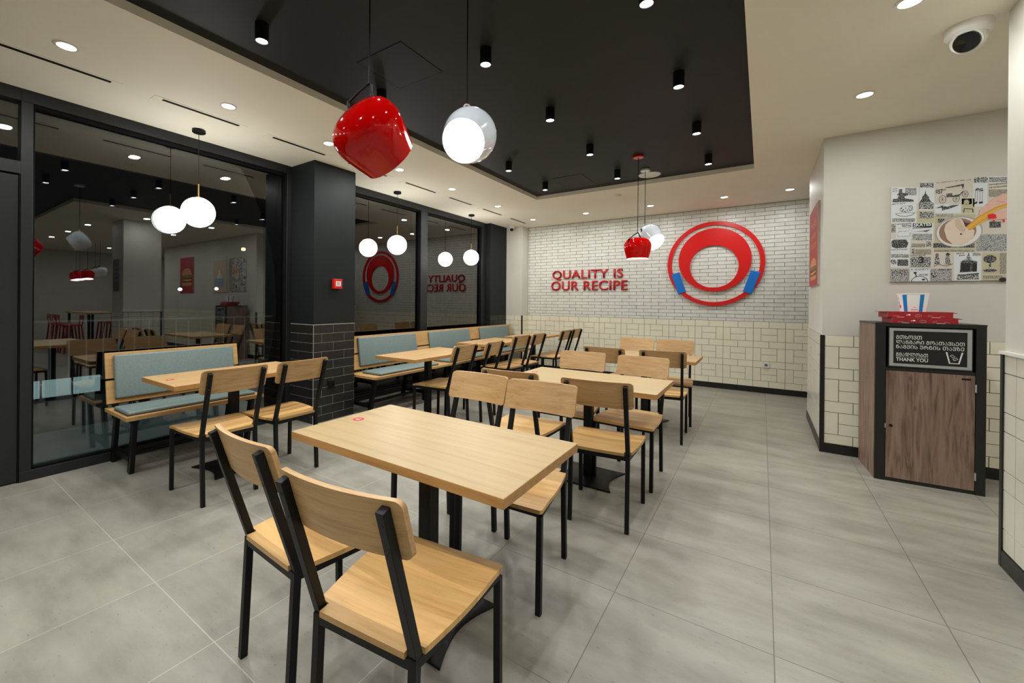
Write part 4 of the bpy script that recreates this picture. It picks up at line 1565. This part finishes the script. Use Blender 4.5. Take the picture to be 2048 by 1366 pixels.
# catalogue collage above the waste station
t, q, f, _ = board('wall_poster', (0.884, BY0, 1.527), (1, 0, 0), 0.80, 0.80, 'printed collage of old catalogue engravings with hand dipping fries')
def Z(x, y):
    s = (x - 130) / 1435.0
    top = 160 - 155 * s
    bot = 1325 - 20 * s
    return (s * 0.635, (bot - y) / (bot - top) * 0.80)
def zr(x0, y0, x1, y1, m, l=1):
    a, c = Z(x0, y1), Z(x1, y0)
    e, g = Z(x1, y1), Z(x0, y0)
    f.poly([a, (c[0], e[1]), c, (a[0], g[1])], M[m], l)
def zp(pts, m, l=2):
    f.poly([Z(*p) for p in pts], M[m], l)
def zl(pts, w_, m, l=2):
    f.line([Z(*p) for p in pts], w_, M[m], l)
def ze(x, y, rx, ry, m, l=2, rot=0.0):
    c = Z(x, y)
    f.ell(c[0], c[1], rx * 0.000443, ry * 0.00066, M[m], l, 28, rot)
def zring(x, y, rx, ry, w_, m, l=2):
    c = Z(x, y)
    f.ring(c[0], c[1], rx * 0.000443, ry * 0.00066, w_, M[m], l, 28)
def zt_(s, x, y, h, w_, m, l=3, bold=0.02):
    c = Z(x, y)
    f.text(s, c[0], c[1], h * 0.00066, M[m], l, bold, w_ * 0.000443)
# patches of paper
for (x0, y0, x1, y1, m) in ((132, 162, 495, 360, 'pap_white'), (132, 362, 470, 600, 'pap_white'), (510, 110, 700, 440, 'pap_white'), (480, 455, 700, 600, 'pap_yel'),
                            (705, 70, 1155, 370, 'pap_tan'), (705, 372, 1030, 480, 'pap_white'), (1035, 300, 1185, 480, 'pap_yel'), (1168, 40, 1335, 400, 'pap_white'),
                            (1345, 25, 1565, 110, 'pap_white'), (1345, 112, 1565, 300, 'pap_tan'), (132, 612, 200, 800, 'pap_tan'), (205, 605, 410, 795, 'pap_white'),
                            (415, 600, 690, 820, 'pap_white'), (405, 825, 690, 905, 'pap_tan'), (132, 800, 400, 970, 'pap_white'), (395, 910, 690, 1150, 'pap_tan'),
                            (132, 975, 385, 1145, 'pap_white'), (132, 1165, 385, 1322, 'pap_text'), (395, 1160, 650, 1320, 'pap_white'), (690, 960, 945, 1150, 'pap_tan'),
                            (660, 1165, 925, 1318, 'pap_text'), (950, 965, 1270, 1312, 'pap_white'), (1285, 970, 1475, 1230, 'pap_yel'), (1480, 970, 1565, 1230, 'pap_text_tan'),
                            (1285, 1240, 1565, 1306, 'pap_yel'), (1205, 740, 1565, 950, 'pap_text'), (1310, 560, 1565, 735, 'pap_tan'), (705, 490, 1198, 960, 'pap_yel')):
    zr(x0, y0, x1, y1, m)
# blocks of small type
for (x0, y0, x1, y1, m) in ((320, 170, 470, 260, 'pap_text'), (150, 545, 455, 590, 'pap_text'), (1350, 40, 1560, 100, 'pap_text'), (1350, 190, 1560, 280, 'pap_text_tan'),
                            (420, 735, 675, 815, 'pap_text'), (410, 855, 590, 900, 'pap_text_tan'), (460, 925, 665, 990, 'pap_text_tan'), (400, 1020, 660, 1145, 'pap_engrave'),
                            (140, 985, 380, 1030, 'pap_text'), (715, 490, 930, 525, 'pap_text'), (1170, 970, 1265, 1005, 'pap_text'), (700, 930, 1190, 955, 'pap_text_tan'),
                            (1290, 1250, 1520, 1290, 'pap_text_tan'), (760, 1190, 920, 1310, 'pap_text'), (280, 620, 405, 650, 'pap_text')):
    zr(x0, y0, x1, y1, m, 2)
# dark engravings
for (x0, y0, x1, y1) in ((512, 110, 690, 165), (500, 350, 690, 430), (510, 465, 690, 545), (1175, 40, 1335, 105), (225, 1050, 370, 1130), (150, 1180, 380, 1250), (140, 620, 195, 720),
                         (415, 920, 452, 990), (745, 548, 830, 600), (690, 850, 1190, 905), (1360, 585, 1490, 660), (600, 830, 665, 890)):
    zr(x0, y0, x1, y1, 'pap_engrave' if x0 not in (225, 1360, 745, 690) else 'pap_dark', 2)
# upper left machine
zp([(150, 350), (155, 310), (215, 305), (235, 265), (205, 255), (235, 235), (235, 190), (280, 185), (282, 230), (360, 240), (355, 262), (310, 275), (320, 300), (430, 315), (435, 340)], 'pap_dark', 3)
# church
zp([(585, 190), (592, 240), (640, 290), (625, 292), (665, 345), (505, 350), (545, 295), (535, 290), (578, 240)], 'pap_dark', 3)
# cup and saucer
zring(330, 430, 75, 40, 0.0022, 'pap_ink', 3)
zring(395, 420, 24, 34, 0.003, 'pap_ink', 3)
zl([(190, 490), (240, 515), (330, 522), (410, 505), (450, 475)], 0.0035, 'pap_ink', 3)
zl([(190, 490), (300, 478), (450, 475)], 0.002, 'pap_ink', 3)
for px, py in ((275, 425), (300, 440), (330, 420), (350, 445), (285, 455), (320, 460)):
    ze(px, py, 9, 7, 'pap_ink', 3)
# carriage
for px, py, r in ((800, 310, 44), (968, 300, 40), (1075, 245, 36)):
    zring(px, py, r, r * 1.1, 0.0022, 'pap_ink', 3)
    for k in range(6):
        an = math.pi * k / 6
        zl([(px - r * math.cos(an), py - r * 1.1 * math.sin(an)), (px + r * math.cos(an), py + r * 1.1 * math.sin(an))], 0.0008, 'pap_ink', 3)
zp([(845, 240), (920, 235), (925, 265), (1010, 245), (1050, 200), (1050, 225), (1000, 275), (850, 285)], 'pap_dark', 3)
zp([(830, 165), (1058, 118), (1062, 140), (1045, 190), (1035, 145), (850, 172)], 'pap_dark', 3)
zl([(720, 110), (850, 95), (1000, 80), (1140, 70)], 0.004, 'pap_engrave', 3)
zt_('$57', 712, 245, 50, 92, 'pap_ink', 3, 0.03)
zt_('00', 808, 200, 14, 32, 'pap_ink', 3, 0.02)
# eagle
zp([(712, 418), (800, 385), (855, 400), (930, 378), (1005, 378), (930, 410), (870, 430), (790, 450), (770, 470), (800, 435), (790, 415)], 'pap_dark', 3)
# portrait head and sewing machine
ze(1090, 345, 34, 36, 'pap_yel', 3)
zl([(1053, 350), (1058, 325), (1075, 312), (1092, 309), (1112, 313), (1126, 328), (1130, 350)], 0.0075, 'pap_ink', 4)
zl([(1068, 350), (1082, 348)], 0.002, 'pap_ink', 4)
zl([(1098, 348), (1112, 350)], 0.002, 'pap_ink', 4)
zl([(1090, 352), (1088, 364), (1094, 365)], 0.0012, 'pap_ink', 4)
zl([(1072, 374), (1090, 371), (1108, 374)], 0.0026, 'pap_ink', 4)
zl([(1060, 470), (1065, 425), (1165, 430), (1170, 470)], 0.006, 'pap_ink', 3)
# chandelier
for px in (1195, 1220, 1250, 1278):
    zl([(px, 205), (px - 4, 350)], 0.0015, 'pap_ink', 3)
zp([(1185, 200), (1215, 165), (1240, 180), (1275, 170), (1290, 205), (1240, 215)], 'pap_engrave', 3)
zp([(1178, 355), (1215, 335), (1218, 360), (1185, 372)], 'pap_ink', 3)
zp([(1235, 345), (1280, 335), (1285, 358), (1240, 365)], 'pap_ink', 3)
# words
zr(425, 605, 672, 655, 'pap_ink', 3)
zt_('SKATES', 435, 648, 36, 228, 'pap_white', 4, 0.03)
zt_('SET AT $2.75.', 148, 382, 14, 180, 'pap_ink', 3)
zt_('$1.90', 150, 195, 14, 64, 'pap_ink', 3)
zt_('$2.70', 150, 222, 14, 64, 'pap_ink', 3)
zt_('BY EXPRESS PREPAID', 424, 675, 11, 230, 'pap_ink', 3)
zt_('DRAWING ROOM', 212, 625, 12, 190, 'pap_ink', 3)
zt_('3', 508, 1092, 74, 60, 'pap_ink', 4, 0.04)
zt_('FURNITURE SET', 398, 1012, 13, 200, 'pap_ink', 3)
zt_('R. SLANEY’S', 410, 1185, 18, 225, 'pap_grey', 3)
zt_('WATCHES', 508, 1248, 17, 118, 'pap_ink', 3)
zt_('FINE CUT GLASS', 140, 940, 11, 215, 'pap_ink', 3)
zt_('$20.00 TO', 975, 985, 14, 95, 'pap_ink', 3)
zt_('$30.00', 1010, 1008, 14, 68, 'pap_ink', 3)
zt_('FOR 500 CENTS', 762, 1180, 12, 160, 'pap_ink', 3)
zt_('THE WIRE SHELVES', 1348, 140, 12, 215, 'pap_ink', 3)
zt_('THE HOUSE GARDEN', 1348, 175, 12, 215, 'pap_ink', 3)
# scroll frame, bird, glass bowl
zl([(230, 670), (385, 660), (375, 700), (235, 705), (225, 770), (385, 765), (395, 720)], 0.003, 'pap_engrave', 3)
zp([(430, 710), (560, 695), (660, 680), (600, 715), (560, 705)], 'pap_grey', 3)
zp([(140, 830), (175, 808), (340, 805), (372, 850), (345, 905), (200, 915), (145, 895)], 'pap_dark', 3)
ze(175, 1080, 38, 34, 'pap_engrave', 3, 0.5)
# dancing pair
for px in (740, 870):
    ze(px, 995, 22, 20, 'pap_grey', 3)
    zp([(px - 22, 1015), (px + 22, 1015), (px + 40, 1110), (px - 35, 1110)], 'pap_engrave', 3)
zp([(845, 985), (870, 965), (905, 985), (885, 1000)], 'pap_ink', 4)
zl([(700, 1135), (760, 1110), (850, 1132), (935, 1105)], 0.006, 'pap_grey', 3)
# pocket watch
c = Z(520, 1335)
f.ring(c[0], c[1] + 0.002, 0.048, 0.05, 0.004, M['pap_ink'], 3, 30, 0.15, math.pi - 0.15)
ze(462, 1215, 22, 12, 'pap_ink', 3)
zl([(462, 1215), (480, 1265)], 0.006, 'pap_ink', 3)
ze(570, 1298, 22, 10, 'pap_ink', 3)
zp([(660, 1230), (700, 1190), (752, 1200), (735, 1290), (690, 1280)], 'pap_engrave', 3)
# parlour stove
zp([(1020, 1210), (1030, 1075), (1060, 1060), (1150, 1058), (1225, 1075), (1222, 1200)], 'pap_dark', 3)
zp([(1070, 1055), (1100, 1030), (1122, 960), (1145, 1030), (1165, 1052)], 'pap_engrave', 4)
zr(1035, 1095, 1145, 1195, 'pap_ink', 4)
zr(1170, 1095, 1220, 1195, 'pap_ink', 4)
zp([(980, 1300), (1000, 1235), (1235, 1225), (1250, 1295)], 'pap_engrave', 3)
zp([(990, 1240), (1245, 1215), (1245, 1232), (995, 1256)], 'pap_dark', 4)
# fruit stand
ze(1370, 1045, 76, 46, 'pap_dark', 3)
zl([(1370, 1085), (1372, 1175)], 0.012, 'pap_engrave', 3)
zp([(1290, 1185), (1340, 1170), (1410, 1170), (1460, 1182), (1420, 1205), (1320, 1205)], 'pap_dark', 3)
ze(1520, 1300, 45, 26, 'pap_ink', 3)
# bowl of frozen dessert
ze(1000, 705, 285, 190, 'cup_grey', 5)
ze(1000, 712, 268, 174, 'cup_white', 6)
ze(985, 705, 225, 158, 'choc', 7)
zp([(825, 690), (840, 620), (900, 570), (960, 545), (1010, 535), (1050, 575), (1090, 650), (1190, 690), (1180, 770), (1120, 840), (1030, 875), (930, 865), (860, 800)], 'swirl', 8)
zp([(955, 570), (985, 535), (1015, 560), (1045, 620), (1090, 680), (1060, 720), (1010, 700), (960, 640)], 'swirl2', 9)
zp([(1050, 570), (1090, 600), (1150, 600), (1160, 650), (1080, 650)], 'choc_dark', 9)
ze(1030, 738, 16, 9, 'choc_dark', 9, -0.5)
# fries, hand and nails
zp([(1085, 650), (1230, 520), (1420, 410), (1564, 358), (1564, 400), (1440, 450), (1260, 570), (1120, 690)], 'fry', 10)
zp([(1110, 680), (1250, 575), (1330, 520), (1340, 560), (1240, 620), (1140, 690)], 'fry', 11)
zl([(1090, 655), (1230, 530), (1420, 422), (1564, 368)], 0.003, 'fry_edge', 11)
zl([(1120, 688), (1250, 590), (1335, 535)], 0.003, 'fry_edge', 12)
zp([(1240, 500), (1245, 450), (1310, 380), (1420, 290), (1500, 250), (1564, 235), (1564, 362), (1440, 400), (1330, 460), (1255, 515)], 'skin', 9)
zp([(1330, 520), (1400, 480), (1480, 455), (1564, 440), (1564, 552), (1470, 560), (1400, 570), (1345, 560)], 'skin', 12)
zl([(1325, 390), (1350, 375)], 0.002, 'skin_shade', 10)
zl([(1440, 330), (1500, 350), (1540, 345)], 0.002, 'skin_shade', 10)
zp([(1335, 515), (1345, 498), (1400, 488), (1430, 500), (1440, 545), (1410, 552), (1345, 555)], 'nail', 13)
zp([(1395, 560), (1420, 565), (1415, 590), (1400, 582)], 'nail', 13)
zp([(1500, 560), (1530, 565), (1525, 600), (1508, 590)], 'nail', 13)
# part of the sheet hidden behind the column
zr(1568, 5, 1935, 1290, 'pap_text_tan', 1)
zr(1600, 60, 1900, 380, 'pap_engrave', 2)
zr(1620, 700, 1880, 1200, 'pap_text', 2)
q.obj('collage_print', M['pap_white'], t)

# burger posters
def burger_poster(o, u, w_, h_, label, faint):
    t, q, f, _ = board('wall_poster', o, u, w_, h_, label)
    f.rect(0, 0, w_, h_, M['poster_red'], 1)
    cx = w_ * 0.5
    bun, pat, grn = (M['poster_tan'], M['poster_brown'], M['poster_green'])
    k = w_ / 0.85
    if faint:
        f.text('fresh', w_ * 0.2, h_ * 0.74, 0.09, bun, 2, 0.0, w_ * 0.6)
        f.text('never', w_ * 0.22, h_ * 0.60, 0.08, bun, 2, 0.0, w_ * 0.55)
        f.text('frozen', w_ * 0.2, h_ * 0.48, 0.08, bun, 2, 0.0, w_ * 0.6)
        zb, s = 0.06, 0.8
    else:
        zb, s = 0.2, 1.7
    W = 0.3 * k
    f.poly([(cx - W + 0.03, zb), (cx + W - 0.03, zb), (cx + W, zb + 0.05 * s), (cx - W, zb + 0.05 * s)], bun, 2)
    f.rect(cx - W * 1.04, zb + 0.05 * s, cx + W * 1.04, zb + 0.085 * s, pat, 2)
    f.poly([(cx - W, zb + 0.085 * s), (cx - W * 0.2, zb + 0.07 * s), (cx + W, zb + 0.09 * s), (cx + W, zb + 0.10 * s), (cx - W, zb + 0.10 * s)], M['fry'], 3)
    f.rect(cx - W * 1.06, zb + 0.10 * s, cx + W * 1.06, zb + 0.135 * s, pat, 2)
    f.line([(cx - W * 1.1 + W * 0.22 * i, zb + (0.14 + 0.012 * (i % 2)) * s) for i in range(11)], 0.022 * s, grn, 3)
    f.line([(cx - W, zb + 0.163 * s), (cx + W, zb + 0.163 * s)], 0.014 * s, M['poster_red'], 3)
    f.poly([(cx + W * 1.03 * math.cos(math.pi * i / 20), zb + 0.17 * s + 0.11 * s * math.sin(math.pi * i / 20)) for i in range(21)], bun, 2)
    q.obj('poster_print', M['poster_red'], t)
burger_poster((BX0, 5.985, 1.524), (0, -1, 0), 0.84, 0.80, 'red burger poster on the narrow side wall beside the brick wall', True)
burger_poster((3.60, BY0, 1.50), (1, 0, 0), 0.86, 0.97, 'red burger poster seen only as a reflection in the left window', False)
t, q, f, _ = board('wall_poster', (1.80, BY0, 1.51), (1, 0, 0), 0.70, 0.79, 'pale orange and blue poster seen only as window reflection')
f.rect(0, 0, 0.70, 0.79, M['post_beige'], 1)
f.poly([(0.12, 0.12), (0.58, 0.12), (0.62, 0.34), (0.1, 0.34)], M['post_grey'], 2)
f.poly([(0.2, 0.34), (0.5, 0.34), (0.42, 0.46), (0.36, 0.58), (0.3, 0.46)], M['cup_white'], 2)
q.obj('poster_print', M['post_beige'], t)
t, q, f, _ = board('wall_poster', (KX + 0.16, KY0, 1.47), (1, 0, 0), 0.36, 0.62, 'dark framed notice on the right column, seen in reflection')
f.rect(0, 0, 0.36, 0.62, M['sign_black'], 1)
for k in range(4):
    f.rect(0.08, 0.2 + 0.08 * k, 0.28, 0.235 + 0.08 * k, M['pap_grey'], 2)
q.obj('poster_print', M['sign_black'], t)

# ------------------------------------------------------------------ small wall fittings
t = thing('fire_alarm', 'small red fire alarm call point on the charcoal column', 'fire alarm', (CX1, 2.98, 1.516))
q = MB()
q.box((0, -0.055, -0.055), (0.045, 0.055, 0.055))
q.obj('housing', M['alarm_red'], t, bevel=0.006)
q = MB()
q.box((0.045, -0.034, -0.026), (0.0465, 0.034, 0.03))
q.obj('press_plate', M['white'], t)
q = MB()
f = Flat(q, (0.0468, -0.034, -0.026), (0, 1, 0), (0, 0, 1))
f.text('FIRE', 0.016, 0.032, 0.012, M['sign_black'], 1, 0.02, 0.036)
f.line([(0.014, 0.012), (0.034, 0.02), (0.054, 0.012)], 0.005, M['sign_black'], 1)
q.obj('mark', M['sign_black'], t)
def socket(o, u, m, lb):
    u = Vector(u)
    n_ = u.cross(Vector((0, 0, 1)))
    t = thing('wall_socket', lb, 'socket', o)
    q = MB()
    P = [u * a + Vector((0, 0, c)) for a, c in ((-0.041, -0.041), (0.041, -0.041), (0.041, 0.041), (-0.041, 0.041))]
    q.rings([[p for p in P], [p + n_ * 0.016 for p in P]])
    q.obj('cover_plate', M[m], t, bevel=0.003)
    q = MB()
    rot = n_.to_track_quat('Z', 'Y').to_matrix().to_4x4()
    q.lathe([(0.0, 0.0165), (0.021, 0.0165), (0.021, 0.0175), (0.0, 0.0175)], seg=24, mtx=rot)
    for s in (-1, 1):
        q.cyl((s * 0.0095, 0, 0.0172), 0.003, 0, 0.001, seg=10, mtx=rot)
    q.obj('outlet', M['pap_grey'] if m == 'white' else M['black_gloss'], t)
socket((0.053, YB - 0.007, 0.422), (1, 0, 0), 'white', 'white wall socket low on the cream tiled back wall')
socket((CX1 + 0.007, 2.92, 0.399), (0, 1, 0), 'metal_black', 'black wall socket on the black tiled column')

# ------------------------------------------------------------------ the far side of the room, seen mirrored in the glass
t = thing('high_table', 'long high table with red stools, seen mirrored in the window', 'table', (5.7, 3.3, 0))
q = MB()
q.box((-1.0, -0.3, 0.94), (1.0, 0.3, 0.98))
q.obj('tabletop', M['oak_top'], t)
for sx in (-0.9, 0.9):
    for sy in (-0.24, 0.24):
        q = MB()
        q.box((sx - 0.025, sy - 0.025, 0), (sx + 0.025, sy + 0.025, 0.94))
        q.obj('leg', M['metal_black'], t)
ST = None
for i, (x, y) in enumerate(((4.95, 2.8), (5.45, 2.78), (5.95, 2.8), (6.45, 2.8), (4.95, 3.8), (5.45, 3.82), (5.95, 3.8), (6.45, 3.8))):
    lb = 'red metal stool at the high table, seen mirrored in the window'
    if ST is None:
        ST = thing('bar_stool', lb, 'stool', (x, y, 0), 0, 'red stools at the high table')
        q = MB()
        q.box((-0.15, -0.15, 0.66), (0.15, 0.15, 0.69))
        q.obj('seat', M['stool_red'], ST, bevel=0.01)
        for a in (-1, 1):
            for c in (-1, 1):
                q = MB()
                q.bar((a * 0.13, c * 0.13, 0.66), (a * 0.19, c * 0.19, 0), 0.03, 0.03)
                q.obj('leg', M['stool_red'], ST)
        q = MB()
        q.box((-0.16, 0.15, 0.82), (0.16, 0.17, 0.92))
        q.bar((-0.14, 0.14, 0.67), (-0.14, 0.16, 0.83), 0.02, 0.02)
        q.bar((0.14, 0.14, 0.67), (0.14, 0.16, 0.83), 0.02, 0.02)
        q.obj('backrest', M['stool_red'], ST)
    else:
        dup(ST, (x, y, 0), math.pi if y < 3.3 else 0, lb)
for i, (x, y, z, m, lb) in enumerate(((5.1, 3.1, 1.93, 'red_gloss', 'red bucket pendant over the high table, mirrored, leftmost'), (5.5, 3.45, 2.05, 'white_gloss', 'white bucket pendant over the high table, mirrored, left'),
                                      (5.8, 3.1, 1.93, 'red_gloss', 'red bucket pendant over the high table, mirrored, middle'), (6.1, 3.5, 2.05, 'white_gloss', 'white bucket pendant over the high table, mirrored, right'),
                                      (6.4, 3.15, 1.93, 'red_gloss', 'red bucket pendant over the high table, mirrored, rightmost'))):
    bucket('bucket_pendant', (x, y, z), (0.2 if i % 2 else -0.2, -0.95, 0.1), M[m], lb)
for (x0, y0, x1, y1, nm) in ((7.2, 1.4, 7.9, 2.1, 'wall_far_column'),):
    wallbox(nm, (x0, y0, 0), (x1, y1, ZC), M['cream'], 'cream column across the room, seen mirrored in the window', 'column')
